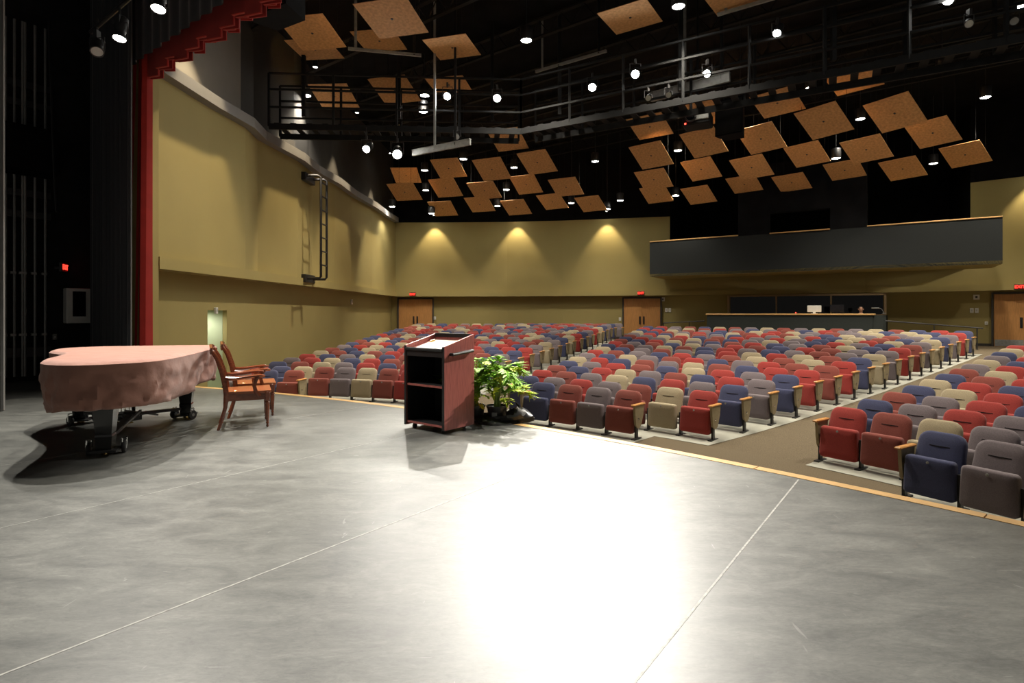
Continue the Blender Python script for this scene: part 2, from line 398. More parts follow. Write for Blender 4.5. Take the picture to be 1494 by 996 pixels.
# ledge and grey upper wall above it
q = MB(); q.wallrun([(p[0] + 0.25, p[1]) for p in LW[:-1]] + [(-6.15, 30.3)], ZT, ZT + 0.26, 0.9)
struct(q.build('trim_1', M['trim']), 'grey metal ledge running along the top of the olive side wall')
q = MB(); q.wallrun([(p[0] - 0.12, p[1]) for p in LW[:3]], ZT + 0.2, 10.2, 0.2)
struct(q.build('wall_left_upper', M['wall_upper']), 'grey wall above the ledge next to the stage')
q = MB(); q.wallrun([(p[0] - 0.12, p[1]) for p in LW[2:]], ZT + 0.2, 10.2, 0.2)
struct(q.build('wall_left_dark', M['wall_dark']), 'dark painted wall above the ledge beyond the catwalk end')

mb = MB()
mb.wallrun(BWA, ZB1, 6.42, 0.25); mb.wallrun(BWB, ZB1, 4.1, 0.25); mb.wallrun(BWC, ZB1, 6.82, 0.25)
BL = offs(BW, 0.30)
DOORS = []
def along(pts, x_over_y):             # point of a plan polyline seen under the bearing x/y
    for a, b in zip(pts, pts[1:]):
        A, B = Vector(a), Vector(b); d = B - A
        den = d.x - x_over_y * d.y
        if abs(den) < 1e-9: continue
        t = (x_over_y * A.y - A.x) / den
        if -1e-6 <= t <= 1 + 1e-6: return A + d * t, d.normalized()
mb.wallrun([(-7.4, 30.93)] + BL[1:], 0.0, ZB1, 0.2)
wb = struct(mb.build('wall_back', M['wall']), 'olive curved back wall of the hall', 'wall')
q = MB(); q.wallrun(offs(BW, -0.11), ZB0, ZB1, 0.46); q.build('band', M['wall'], wb)
q = MB(); q.wallrun(offs(BW, 0.27), 0.0, 0.22, 0.05); q.build('skirting', M['frame_dark'], wb)
# black upper volume above the back wall and the ceiling
mb = MB(); mb.wallrun(offs([(-7.2, 30.6)] + BWA[1:], 0.12), 6.2, 10.2, 0.2); mb.wallrun(offs(BWC, 0.12), 6.7, 10.2, 0.2)
struct(mb.build('wall_back_upper', M['black']), 'black wall above the olive back wall')
mb = MB()
C0, C1 = Vector(BWB[0]), Vector(BWB[-1]); dn = (C1 - C0).normalized(); nn = Vector((-dn.y, dn.x))
for a, b in ((C0, C0 + nn * 4), (C0 + nn * 4, C1 + nn * 4), (C1 + nn * 4, C1)): mb.wallrun([tuple(a), tuple(b)], 3.4, 10.2, 0.15)
mb.prism([tuple(C0), tuple(C1), tuple(C1 + nn * 4), tuple(C0 + nn * 4)], 3.35, 3.5)
rec = struct(mb.build('wall_recess', M['black']), 'black recess behind the balcony front')
mb = MB(); mb.box((4, 10, 10.2), (46, 52, 0.2))
ceil = struct(mb.build('ceiling', M['black']), 'black painted ceiling of the hall', 'ceiling')
for i in range(9):                     # steel joists under the deck, parallel to the proscenium
    c = Vector((-3, 6)) + AX * (i * 2.6)
    a, b = c - AY * 14, c + AY * 16
    q = MB(); q.box(((a.x + b.x) / 2, (a.y + b.y) / 2, 9.95), (30, 0.14, 0.05), atan2(AY.y, AY.x)); q.box(((a.x + b.x) / 2, (a.y + b.y) / 2, 9.45), (30, 0.12, 0.05), atan2(AY.y, AY.x))
    for k in range(40):
        p0 = a + AY * (k * 0.75); p1 = a + AY * (k * 0.75 + 0.375); p2 = a + AY * (k * 0.75 + 0.75)
        q.tube([(*p0, 9.45), (*p1, 9.95), (*p2, 9.45)], 0.018, 4)
    q.build('joist', M['steel_dark'], ceil)

# stage house: black side wall and return, both seen in the dark
q = MB(); q.wallrun([(-20.0, -0.77), (-10.5, 11.9), (-9.62, 13.07)], 0.0, 10.2, 0.15)
struct(q.build('wall_wing', M['black_block']), 'black side wall of the stage wing')
q = MB(); q.wallrun([(-9.62, 13.07), (-7.45, 11.45)], 0.0, 10.2, 0.15)
struct(q.build('wall_proscenium', M['black_block']), 'black return wall behind the stage curtains')

# ------------------------------------------------------------------ doors
def door(n, xy, label):
    p, t = along(BL, xy); ang = atan2(t.y, t.x)
    o = thing('door_%d' % n, (p.x, p.y, 0.10), label, 'door', rz=ang); o['kind'] = 'structure'
    f = MB(); f.box((-0.97, -0.03, 1.075), (0.07, 0.16, 2.2)); f.box((0.97, -0.03, 1.075), (0.07, 0.16, 2.2)); f.box((0, -0.03, 2.165), (2.01, 0.16, 0.07)); f.build('door_frame', M['frame_dark'], o)
    for s_ in (-1, 1):
        q = MB(); q.cbox((s_ * 0.465, -0.04, 1.065), (0.925, 0.05, 2.12), 0.006); lf = q.build('door_leaf', M['oak'], o)
        q = MB(); q.cbox((s_ * 0.10, -0.075, 0.98), (0.085, 0.02, 0.42), 0.004); q.tube([(s_ * 0.10, -0.085, 0.82), (s_ * 0.10, -0.12, 0.84), (s_ * 0.10, -0.12, 1.12), (s_ * 0.10, -0.085, 1.14)], 0.011, 6); q.build('pull_handle', M['steel_black'], lf)
        q = MB(); q.box((s_ * 0.465, -0.068, 0.16), (0.87, 0.006, 0.26)); q.build('kick_plate', M['galv'], lf)
    return o, p, ang
door(1, (606.5 - 747) / 815, 'oak double doors in the back wall next to the olive side wall')
door(2, (936.5 - 747) / 815, 'oak double doors in the back wall beneath the balcony end')
door(3, (1495 - 747) / 815, 'oak double doors at the top of the brown carpeted aisle')

def exit_sign(loc, rz, label, scale=1.0):
    o = thing('exit_sign', loc, label, 'exit sign', 'red exit signs', rz)
    q = MB(); q.cbox((0, 0.03, 0), (0.33 * scale, 0.06, 0.21 * scale), 0.006); q.build('housing', M['steel_black'], o)
    q = MB(); q.box((0, -0.002, 0), (0.29 * scale, 0.008, 0.17 * scale)); q.build('face', M['exit_face'], o)
    cu = bpy.data.curves.new('exit_letters', 'FONT'); cu.body = 'EXIT'; cu.size = 0.155 * scale; cu.align_x = 'CENTER'; cu.align_y = 'CENTER'; cu.extrude = 0.003; cu.offset = 0.004 * scale
    t = bpy.data.objects.new('letters', cu); COL.objects.link(t); t.parent = o; t.location = (0, -0.009, 0); t.rotation_euler = (R(90), 0, 0)
    cu.materials.append(M['exit'])
    bpy.context.view_layer.update()
    me = bpy.data.meshes.new_from_object(t); bpy.data.objects.remove(t); bpy.data.curves.remove(cu)
    if not me.materials: me.materials.append(M['exit'])
    t = obj('letters', me, o, (0, -0.009, 0)); t.rotation_euler = (R(90), 0, 0)
    return o
for xy, lb in (((602 - 747) / 815, 'lit red EXIT sign over the doors beside the olive side wall'), ((935 - 747) / 815, 'lit red EXIT sign over the doors under the balcony end'), ((1488 - 747) / 815, 'lit red EXIT sign over the doors of the carpeted aisle')):
    p, t = along(offs(BW, -0.18), xy)
    exit_sign((p.x, p.y, 2.49), atan2(t.y, t.x), lb)
o = exit_sign((-9.86, 12.32, 2.46), R(112), 'lit red EXIT sign on the dark wing wall')
q = MB(); q.box((0.12, 0.12, 0.0), (0.05, 0.2, 0.05)); q.build('bracket', M['steel_black'], o)

# ------------------------------------------------------------------ control window in the back wall, booth, balcony
pa, ta = along(BL, (1064 - 747) / 815); pb, tb = along(BL, (1290 - 747) / 815)
wd = (pb - pa); wl_ = wd.length; wa = atan2(wd.y, wd.x)
win = thing('window_1', (pa.x, pa.y, 1.40), 'wide dark control room window in three panes above the booth', 'window', rz=wa); win['kind'] = 'structure'
win.location += Vector((-wd.normalized().y, wd.normalized().x, 0)) * -0.32
f = MB()
for x in (0.0, wl_): f.box((x, 0, 0.43), (0.10, 0.12, 0.96))
f.box((wl_ / 2, 0, 0.90), (wl_ + 0.1, 0.12, 0.08)); f.box((wl_ / 2, 0, -0.03), (wl_ + 0.1, 0.12, 0.08)); f.build('window_frame', M['mull'], win)
xs = [0.05, wl_ * 0.33, wl_ * 0.68, wl_ - 0.05]
for i in range(3):
    q = MB(); q.box(((xs[i] + xs[i + 1]) / 2, 0.02, 0.435), (xs[i + 1] - xs[i] - 0.06, 0.02, 0.86)); q.build('pane', M['glass'], win)
for x in xs[1:3]:
    q = MB(); q.box((x, 0, 0.435), (0.07, 0.11, 0.86)); q.build('mullion', M['mull'], win)

BA, BB = Vector((8.95, 25.65)), Vector((14.05, 21.75)); bd = (BB - BA).normalized(); bn = Vector((-bd.y, bd.x)); bl = (BB - BA).length; ba = atan2(bd.y, bd.x)
bo = thing('control_booth', (BA.x, BA.y, 0.0), 'long dark mixing booth with an oak top behind the middle seats', 'booth', rz=ba)
q = MB(); q.box((bl / 2, 0.06, 0.74), (bl, 0.12, 1.28)); q.build('front_panel', M['booth'], bo)
q = MB(); q.box((bl + 0.18, 0.22, 0.74), (0.50, 0.10, 1.28), R(38)); q.build('corner_panel', M['booth'], bo)
q = MB(); q.box((0.06, 0.9, 0.74), (0.12, 1.6, 1.28)); q.build('side_panel', M['booth'], bo)
q = MB(); q.box((bl + 0.30, 1.2, 0.74), (0.12, 1.5, 1.28)); q.build('side_panel', M['booth'], bo)
q = MB(); q.cbox((bl / 2 + 0.02, 0.16, 1.41), (bl + 0.10, 0.42, 0.06), 0.01); q.build('counter_top', M['nosing'], bo)

# balcony front with a black projection block in its middle
PA, PB = Vector((6.66, 27.0)), Vector((17.48, 19.9)); pd = (PB - PA).normalized(); pn = Vector((-pd.y, pd.x)); plen = (PB - PA).length; pang = atan2(pd.y, pd.x)
def bal_t(px):
    k = (px - 747) / 815
    return (k * PA.y - PA.x) / (pd.x - k * pd.y)
bz0, bz1 = 3.22, 4.88
balc = thing('balcony', (PA.x, PA.y, 0), 'dark charcoal balcony front projecting from the back wall', 'balcony', rz=pang); balc['kind'] = 'structure'
tL, tR = bal_t(1077), bal_t(1265)
q = MB(); q.box((plen / 2, 0.08, (bz0 + bz1) / 2), (plen, 0.16, bz1 - bz0)); q.build('front_panel', M['charcoal'], balc)
for x in (0.08, plen - 0.08):
    q = MB(); q.box((x, 1.15, (bz0 + bz1) / 2), (0.16, 2.0, bz1 - bz0)); q.build('end_panel', M['charcoal'], balc)
q = MB(); q.box((plen / 2, 1.2, bz0 + 0.06), (plen, 2.4, 0.12)); q.build('underside', M['wall'], balc)
for a, b in ((0, tL), (tR, plen)):
    q = MB(); q.cbox(((a + b) / 2, 0.09, bz1 + 0.025), (b - a, 0.24, 0.05), 0.01); q.build('cap_rail', M['nosing'], balc)
w0, w1 = bal_t(1123), bal_t(1211)
blk = MB(); zt, zb, zh = 7.9, 4.9, 5.75
blk.box(((tL + w0) / 2, 0.14, (bz1 + zt) / 2), (w0 - tL, 0.3, zt - bz1)); blk.box(((w1 + tR) / 2, 0.14, (bz1 + zt) / 2), (tR - w1, 0.3, zt - bz1)); blk.box(((w0 + w1) / 2, 0.14, (zh + zt) / 2), (w1 - w0, 0.3, zt - zh)); blk.box(((tL + tR) / 2, 2.2, (bz1 + zt) / 2), (tR - tL, 0.2, zt - bz1))
blk.box((tL + 0.1, 1.2, (bz1 + zt) / 2), (0.2, 2.2, zt - bz1)); blk.box((tR - 0.1, 1.2, (bz1 + zt) / 2), (0.2, 2.2, zt - bz1))
blk.build('projection_block', M['black'], balc)
q = MB(); q.cbox(((w0 + w1) / 2, 0.08, zb - 0.01), (w1 - w0, 0.3, 0.045), 0.008); q.build('window_sill', M['nosing'], balc)
p = C0 + dn * ((C1 - C0).length * 0.76) + nn * 3.9
q = MB(); q.cbox((0, 0, 0), (1.0, 0.05, 2.1), 0.006)
o = q.build('door_4', M['cherry'], None); o.location = (p.x, p.y, 4.75); o.rotation_euler.z = atan2(dn.y, dn.x); struct(o, 'dim reddish door at the back of the balcony recess', 'door')

# handrails beside the booth
def rail(name, pts, posts, label):
    o = thing(name, pts[0], label, 'handrail'); b = Vector(pts[0])
    q = MB(); q.tube([Vector(p) - b for p in pts], 0.025, 8); q.build('rail', M['steel_black'], o, True)
    for t in posts:
        A, B = Vector(pts[t[0]]), Vector(pts[t[0] + 1]); p = A + (B - A) * t[1]
        q = MB(); q.tube([(p - b), Vector((p.x, p.y, 0.10)) - b], 0.022, 8); q.lathe([(0.05, 0), (0.05, 0.012), (0.028, 0.02)], 10, (p.x - b.x, p.y - b.y, 0.105 - b.z)); q.build('post', M['steel_black'], o, True)
    return o
rail('handrail', [(7.12, 26.25, 0.99), (7.15, 26.25, 1.0), (8.9, 25.8, 1.1)], [(0, 0.0), (1, 0.62)], 'black handrail between the booth and the oak double doors')
rail('handrail', [(14.5, 21.7, 1.16), (17.0, 20.6, 0.93), (17.25, 20.45, 0.90)], [(0, 0.57), (1, 0.4)], 'black handrail sloping from the booth towards the carpeted aisle')

# small boxes on the walls
def wallbox(name, xy, z, size, label, cat, m='white', wall=None):
    p, t = along(wall or BL, xy); o = thing(name, (p.x, p.y, z), label, cat, rz=atan2(t.y, t.x))
    q = MB(); q.cbox((0, -size[1] / 2, 0), size, 0.006); q.build('body', M[m], o)
    q = MB(); q.box((0, -size[1] - 0.004, 0), (size[0] * 0.35, 0.008, size[2] * 0.4)); q.build('toggle', M['steel_black' if cat == 'strobe' else 'lamp_off'], o)
K = lambda x: (x - 747) / 815
wallbox('light_switch', K(634.5), 1.19, (0.12, 0.03, 0.18), 'white switch plate beside the doors near the side wall', 'switch')
wallbox('light_switch', K(904.5), 1.15, (0.12, 0.03, 0.18), 'white switch plate before the doors under the balcony end', 'switch')
wallbox('alarm_strobe', K(967), 2.18, (0.2, 0.06, 0.2), 'white alarm strobe high beside the doors under the balcony', 'strobe')
wallbox('switch_plate', K(972.3), 1.62, (0.13, 0.03, 0.22), 'white control plate beside middle doors, nearer the doors', 'switch')
wallbox('switch_plate', K(977.2), 1.62, (0.13, 0.03, 0.22), 'white control plate beside middle doors, nearer the booth', 'switch')
wallbox('alarm_strobe', K(1424.6), 2.12, (0.2, 0.06, 0.2), 'white alarm strobe high beside the aisle doors', 'strobe')
wallbox('switch_plate', K(1417.8), 1.57, (0.12, 0.03, 0.2), 'white control plate by the aisle doors, nearer the booth', 'switch')
wallbox('switch_plate', K(1425), 1.57, (0.12, 0.03, 0.2), 'white control plate by the aisle doors, nearer the doors', 'switch')
wallbox('light_switch', K(1439), 1.05, (0.10, 0.03, 0.14), 'white switch plate low beside the frame of the aisle doors', 'switch')
LLOW = [llow(11.45), llow(31.0)]
def sidebox(y, z, size, label):
    x, yy = llow(y); o = thing('wall_speaker', (x, yy, z), label, 'wall device')
    q = MB(); q.cbox((size[1] / 2, 0, 0), (size[1], size[0], size[2]), 0.008); q.build('body', M['white'], o)
    q = MB(); q.box((size[1] + 0.004, 0, 0.02), (0.008, size[0] * 0.6, size[2] * 0.5)); q.build('grille', M['lamp_off'], o)
sidebox(14.15, 1.52, (0.10, 0.06, 0.16), 'small white device on the side wall beside the pale alcove')
sidebox(24.3, 1.95, (0.14, 0.06, 0.22), 'small white device on the side wall below the ladder end')

# ------------------------------------------------------------------ side-light ladder on the olive wall
lx, ly = lw(18.9) + 0.62, 18.6
lad = thing('lighting_ladder', (lx, ly, 2.62), 'black pipe lighting ladder bracketed off the olive side wall', 'ladder')
for dy in (0.0, 0.58):
    q = MB(); q.tube([(-0.62, dy, 3.42), (-0.1, dy, 3.42), (0, dy, 3.36), (0, dy, 0.06), (-0.05, dy, 0.0), (-0.62, dy, 0.0)], 0.042, 8); q.build('rail', M['steel_black'], lad, True)
for k in range(7):
    q = MB(); q.tube([(0, 0, 0.45 + k * 0.46), (0, 0.58, 0.45 + k * 0.46)], 0.026, 6); q.build('rung', M['steel_black'], lad, True)
for z in (0.0, 3.38):
    q = MB(); q.cbox((-0.53, 0.29, z), (0.16, 0.9, 0.26), 0.01); q.build('wall_bracket', M['steel_black'], lad)

# ------------------------------------------------------------------ curtains and stage-house fittings
def drape(name, p0, p1, z0, z1, amp, nw, m, label, cat='curtain', seed=0, flare=0.0, topgather=1.0):
    A, B = Vector(p0), Vector(p1); d = B - A; L = d.length; t = d.normalized(); nrm = Vector((-t.y, t.x)); rnd = random.Random(seed)
    nx = nw * 8; nz = 10; mb = MB(); ph = [rnd.uniform(-0.5, 0.5) for _ in range(nx + 1)]
    o = thing(name, (A.x, A.y, z0), label, cat)
    for side in (0, 1):
        for j in range(nz + 1):
            zz = j / nz
            for i in range(nx + 1):
                u = i / nx; a_ = amp * (1.0 + flare * (1 - zz)); s_ = 1.0 - (1 - topgather) * zz
                off = a_ * sin(2 * pi * nw * u + 0.35 * ph[i] + 0.6 * sin(5 * u)) + 0.25 * a_ * sin(2 * pi * nw * 0.37 * u + zz)
                p = t * (L * (1 - (1 - u) * s_)) + nrm * (off + side * 0.012)
                mb.v.append((p.x, p.y, zz * (z1 - z0)))
    st = (nx + 1) * (nz + 1)
    for side in (0, 1):
        for j in range(nz):
            for i in range(nx):
                k = side * st + j * (nx + 1) + i; mb.f.append((k, k + 1, k + nx + 2, k + nx + 1)); mb.m.append(0)
    mb.build('cloth', M[m], o, True)
    q = MB(); q.tube([(0, 0, z1 - z0), (d.x, d.y, z1 - z0)], 0.025, 6); q.build('curtain_track', M['steel_black'], o)
    return o
CR = Vector((-7.10, 10.93))
drape('stage_curtain', tuple(CR - AY * 0.92), tuple(CR), 0.01, 8.6, 0.10, 5, 'red_drape', 'red velour stage curtain gathered beside the olive wall', seed=3, flare=0.3, topgather=0.55)
b0 = Vector((-7.02, 10.30))
drape('masking_curtain', tuple(b0 - AY * 2.2), tuple(b0), 0.01, 8.6, 0.055, 11, 'drape', 'black velour masking curtain hanging next to the red curtain', seed=5)
drape('masking_curtain', (-8.2, 8.64), (-7.50, 8.25), 0.01, 8.6, 0.035, 4, 'trim', 'grey masking curtain whose edge closes the picture at the piano side', seed=9)
# red valance with box pleats and the black border hanging upstage of it
val = thing('valance', (CR.x, CR.y, 6.15), 'red pleated valance across the top of the proscenium', 'valance')
for k in range(22):
    s0 = k * 0.42 - 0.1; q = MB(); zlo = 0.05 * ((k * 7) % 3) - 0.05
    for a, b, dpt, zz in ((0.0, 0.30, 0.0, zlo), (0.26, 0.44, 0.16, zlo + 0.10)):
        p0 = AY * (s0 + a) + AX * dpt; p1 = AY * (s0 + b) + AX * (dpt + 0.10); c = (p0 + p1) / 2
        q.cbox((c.x, c.y, zz + 1.0), ((p1 - p0).length, 0.05, 2.0 - zz), 0.01, atan2((p1 - p0).y, (p1 - p0).x))
        q.box((c.x + AX.x * 0.07, c.y + AX.y * 0.07, zz + 1.0), ((p1 - p0).length * 0.96, 0.02, 2.02 - zz), atan2((p1 - p0).y, (p1 - p0).x) + 0.12)
    q.build('pleat', M['red_drape'], val)
c1 = CR - AX * 0.22
drape('border_curtain', tuple(c1 - AY * 2.5), tuple(c1 + AY * 9), 6.30, 9.6, 0.03, 30, 'drape', 'black border curtain hanging behind the red valance', seed=12)

fly = thing('rope_rail', (-10.4, 11.85, 0), 'grey vertical fly-line guide pipes on the dark wing wall', 'rigging')
sd = (Vector((-9.62, 13.07)) - Vector((-10.5, 11.9))).normalized(); sn = Vector((sd.y, -sd.x))
def wingp(px, off):
    k = K(px); A = Vector((-20.0, -0.77)) + sn * off; d = Vector((9.5, 12.67)).normalized()
    t = (k * A.y - A.x) / (d.x - k * d.y); return A + d * t
fb = Vector((-10.4, 11.85))
for px in (8, 21, 33, 36.5, 51, 66):
    p = wingp(px, 0.22) - fb
    q = MB(); q.tube([(p.x, p.y, 0.12), (p.x, p.y, 4.35)], 0.024, 8); q.tube([(p.x, p.y, 5.35), (p.x, p.y, 7.6)], 0.024, 8); q.build('guide_pipe', M['pipe'], fly, True)
    for z in (1.0, 2.3):
        q = MB(); q.box((p.x, p.y - 0.03, z), (0.09, 0.06, 0.05), 0.9); q.build('clamp', M['pipe'], fly)
for z in (0.62, 3.55, 4.0, 5.9, 6.3):
    a, b = wingp(2, 0.15) - fb, wingp(74, 0.15) - fb
    q = MB(); q.box(((a.x + b.x) / 2, (a.y + b.y) / 2, z), ((b - a).length, 0.06, 0.14 if z > 1 else 0.2), atan2((b - a).y, (b - a).x)); q.build('cross_beam', M['steel_black'], fly)
a, b = wingp(-5, 0.4) - fb, wingp(80, 0.4) - fb
q = MB(); q.box(((a.x + b.x) / 2, (a.y + b.y) / 2, 4.85), ((b - a).length, 0.7, 0.9), atan2((b - a).y, (b - a).x)); q.build('gallery', M['black'], fly)
p = wingp(112, 0.03)
cab = thing('extinguisher_cabinet', (p.x, p.y, 1.62), 'grey fire extinguisher cabinet on the dark wing wall', 'cabinet', rz=atan2(sd.y, sd.x))
q = MB(); q.cbox((0, -0.12, 0), (0.5, 0.24, 0.78), 0.012); q.build('body', M['white'], cab)
q = MB(); q.box((-0.02, -0.244, 0.04), (0.24, 0.012, 0.56)); q.build('door_window', M['glass'], cab)
q = MB(); q.box((0.2, -0.25, -0.12), (0.03, 0.02, 0.09)); q.build('latch', M['steel_black'], cab)
p = wingp(79, 0.03)
o = thing('wall_switch', (p.x, p.y, 0.93), 'small grey switch box low on the dark wing wall', 'switch', rz=atan2(sd.y, sd.x))
q = MB(); q.cbox((0, -0.03, 0), (0.08, 0.06, 0.13), 0.006); q.build('body', M['pipe'], o); q = MB(); q.box((0, -0.065, 0), (0.02, 0.01, 0.04)); q.build('toggle', M['white'], o)
q = MB()
cab_pts = [(-9.75 + 0.02 * i - 0.55 * sin(pi * i / 14) ** 2 * 0, 11.75 - 0.01 * i, 7.6 - 0.33 * i + (0.016 * max(0, i - 8) ** 2 if i > 8 else 0)) for i in range(15)]
q.tube(cab_pts, 0.02, 6)
tag(q.build('hanging_cable', M['steel_black'], None, True), 'black cable hanging down in the dark stage wing', 'cable')

# ------------------------------------------------------------------ lighting fixtures
def spotlight(loc, target, label, on=True, power=W_STAGE, ang=34, s=1.0, group='stage spotlights on the catwalk', lens='spot_on', color=STAGE_W, drop=0.0):
    o = thing('stage_spotlight', loc, label, 'spotlight', group)
    d = (Vector(target) - Vector(loc)).normalized(); rot = d.to_track_quat('Z', 'Y').to_matrix().to_4x4()
    q = MB(); q.lathe([(0.06 * s, -0.42 * s), (0.10 * s, -0.38 * s), (0.11 * s, -0.16 * s), (0.085 * s, -0.12 * s), (0.085 * s, -0.03 * s), (0.115 * s, 0.0), (0.115 * s, 0.03 * s), (0.10 * s, 0.03 * s), (0.10 * s, 0.0)], 16, xf=rot); q.build('barrel', M['steel_black'], o, True)
    q = MB(); q.lathe([(0.098 * s, 0.004), (0.098 * s, 0.012)], 16, xf=rot); q.build('lens', M[lens if on else 'lamp_off'], o)
    q = MB(); q.tube([(-0.14 * s, 0, -0.0), (-0.14 * s, 0, 0.26 * s), (0.14 * s, 0, 0.26 * s), (0.14 * s, 0, 0.0)], 0.012 * s, 6); q.build('yoke', M['steel_black'], o)
    q = MB(); q.box((0, 0, 0.32 * s), (0.05, 0.09, 0.12)); q.build('clamp', M['steel_black'], o)
    if drop: q = MB(); q.tube([(0, 0, 0.3 * s), (0, 0, drop)], 0.018, 6); q.build('drop_pipe', M['steel_black'], o)
    if on and power > 0: spot(o, Vector(loc) + d * 0.06, target, power, color, ang, 0.75, 0.055)
    return o
spotlight((-4.14, 15.9, 6.13), (-5.0, 7.0, 0.5), 'small glaring spotlight above the ladder, first from the olive wall', power=W_STAGE * 0.5, ang=30, drop=0.62)
spotlight((-3.28, 15.97, 6.0), (-1.6, 7.0, 0.4), 'brightest spotlight glaring at the end of the silver channel', power=W_STAGE * 0.35, ang=36, s=1.25, drop=0.86)
spotlight((-1.85, 16.0, 7.67), (-4.9, 5.6, 0.4), 'spotlight hanging in front of the third panel behind the catwalk', power=W_STAGE * 0.8, ang=28)
spotlight((-0.43, 16.1, 7.65), (-0.4, 5.0, 0.4), 'glaring spotlight on the catwalk above the lectern', power=W_STAGE * 1.8, ang=34)
spotlight((2.17, 15.1, 7.56), (-0.3, 4.0, 0.0), 'glaring spotlight of the middle pair, the lower one', power=W_STAGE * 1.9, ang=32)
spotlight((3.2, 14.5, 7.66), (0.0, 3.2, 0.0), 'glaring spotlight of the middle pair, the higher one', power=W_STAGE * 1.9, ang=32)
spotlight((4.75, 13.6, 7.29), (-2.0, 6.0, 0.4), 'small spotlight on the silver beam over the projector', power=W_STAGE * 0.35, ang=26, s=0.85)
spotlight((6.09, 12.83, 7.89), (1.0, 7.5, 0.0), 'lone small spotlight high on the catwalk beyond the beam', power=W_STAGE * 0.3, ang=26, s=0.85)
spotlight((8.8, 11.26, 7.78), (-0.3, 7.0, 0.6), 'spotlight at the near end of the catwalk, partly cut off', power=W_STAGE * 2.8, ang=16)
for p_, tg, lb in (((3.5, 14.35, 6.98), (0, 6, 2), 'unlit lamp on the silver beam, nearer the bright pair'), ((3.95, 14.1, 6.96), (0, 6, 2), 'unlit lamp on the silver beam, nearer the projector'), ((9.0, 11.0, 7.15), (4, 4, 2), 'unlit lamp on the far catwalk end, lower one'), ((9.8, 10.9, 7.15), (5, 3, 2), 'unlit lamp on the far catwalk end, upper one'), ((-1.5, 15.2, 6.25), (0, 5, 2), 'unlit lamp on the silver channel beside the brightest spotlight')):
    spotlight(p_, tg, lb, on=False, s=0.7, group='unlit catwalk lamps')
# stage batten lamps
bt = thing('lighting_batten', (-6.6, 8.75, 5.85), 'black pipe batten carrying lamps in the stage house', 'batten')
q = MB(); q.tube([(0, 0, 0), (6.4, -4.82, 0)], 0.03, 8); q.build('pipe', M['steel_black'], bt, True)
q = MB(); q.tube([(0.4, -0.3, 0), (0.4, -0.3, 3.8)], 0.008, 5); q.build('cable', M['steel_black'], bt)
q = MB(); q.tube([(5.4, -4.06, 0), (5.4, -4.06, 3.8)], 0.008, 5); q.build('cable', M['steel_black'], bt)
spotlight((-5.62, 8.0, 5.40), (-5.5, 6.8, 0.0), 'lit lamp on the dark stage batten, lower one', power=320, ang=95, s=0.8, drop=0.5, group='batten lamps', lens='lamp_on')
spotlight((-4.43, 7.0, 5.28), (-4.3, 5.6, 0.0), 'lit lamp on the dark stage batten, higher one', power=560, ang=110, s=0.8, drop=0.5, group='batten lamps', lens='lamp_on')
spotlight((-3.2, 6.15, 5.28), (-3.2, 4.2, 0.0), 'unseen lit lamp added to the stage batten above the picture', power=150, ang=110, s=0.8, drop=0.55, group='batten lamps', lens='lamp_on')  # out of view, added to even the light on the stage floor
spotlight((-6.35, 8.55, 5.46), (-3.8, 5.0, 0.0), 'unlit lamp at the end of the dark stage batten', on=False, s=0.8, drop=0.5, group='batten lamps')

DOWN = [(-6.86, 18.64, 8.70), (-3.02, 19.01, 8.30), (-2.91, 18.63, 8.70), (0.38, 14.87, 8.70), (3.94, 13.22, 8.70), (9.63, 18.00, 8.70), (12.30, 19.73, 8.30), (12.73, 16.53, 8.70), (15.92, 18.78, 8.70), (12.05, 13.18, 8.70), (7.50, 18.36, 8.30), (5.77, 19.50, 8.30), (6.59, 22.18, 7.90), (3.54, 23.76, 7.90), (5.14, 26.54, 6.80), (2.89, 27.17, 6.80), (7.45, 25.41, 6.80), (4.62, 27.04, 6.49), (11.83, 20.40, 7.10), (16.76, 22.22, 7.40), (-3.95, 25.25, 7.90), (-4.15, 26.86, 7.35), (-6.02, 28.05, 6.80), (-4.0, 27.8, 6.41), (0.09, 24.76, 7.90), (-0.27, 26.71, 7.35), (-0.73, 27.91, 6.80), (-2.04, 23.42, 7.90), (1.6, 10.4, 8.70), (5.2, 9.2, 8.70), (8.6, 8.4, 8.70), (-3.2, 12.6, 8.70), (18.6, 16.2, 8.70), (16.4, 13.4, 8.70)]  # tail entries are unseen lamps out of frame, added to brighten seats and wall
DOWN.sort(key=lambda p: p[0] / p[1])
can = MB(); can.lathe([(0.15, 0.36), (0.165, 0.34), (0.165, 0.02), (0.15, 0.0), (0.14, 0.01), (0.14, 0.03)], 20); can_me = can.mesh('can', M['steel_black'], True)
dif = MB(); dif.lathe([(0.135, 0.012), (0.135, 0.026)], 20); dif_me = dif.mesh('lamp_lens', M['lamp_on'])
for i, (x, y, z) in enumerate(DOWN):
    o = thing('downlight', (x, y, z), '%s glowing ceiling downlight counted from the olive side wall' % ORD[i + 1] if i + 1 < len(ORD) else '%s glowing ceiling downlight counted from the olive side wall' % ['twenty-seventh', 'twenty-eighth', 'twenty-ninth', 'thirtieth', 'thirty-first', 'thirty-second', 'thirty-third', 'thirty-fourth'][i - 26], 'downlight', 'ceiling downlights')
    obj('can', can_me, o); obj('lamp_lens', dif_me, o)
    q = MB(); q.tube([(0, 0, 0.36), (0, 0, 10.1 - z)], 0.012, 6); q.build('hanger_rod', M['steel_black'], o)
    spot(o, (x, y, z - 0.03), (x, y, 0), W_DOWN * ((z + 0.3) / 9.0) ** 5.0 * (1.0 if z > 8.5 else 0.62), HOUSE, 106, 0.8, 0.13)

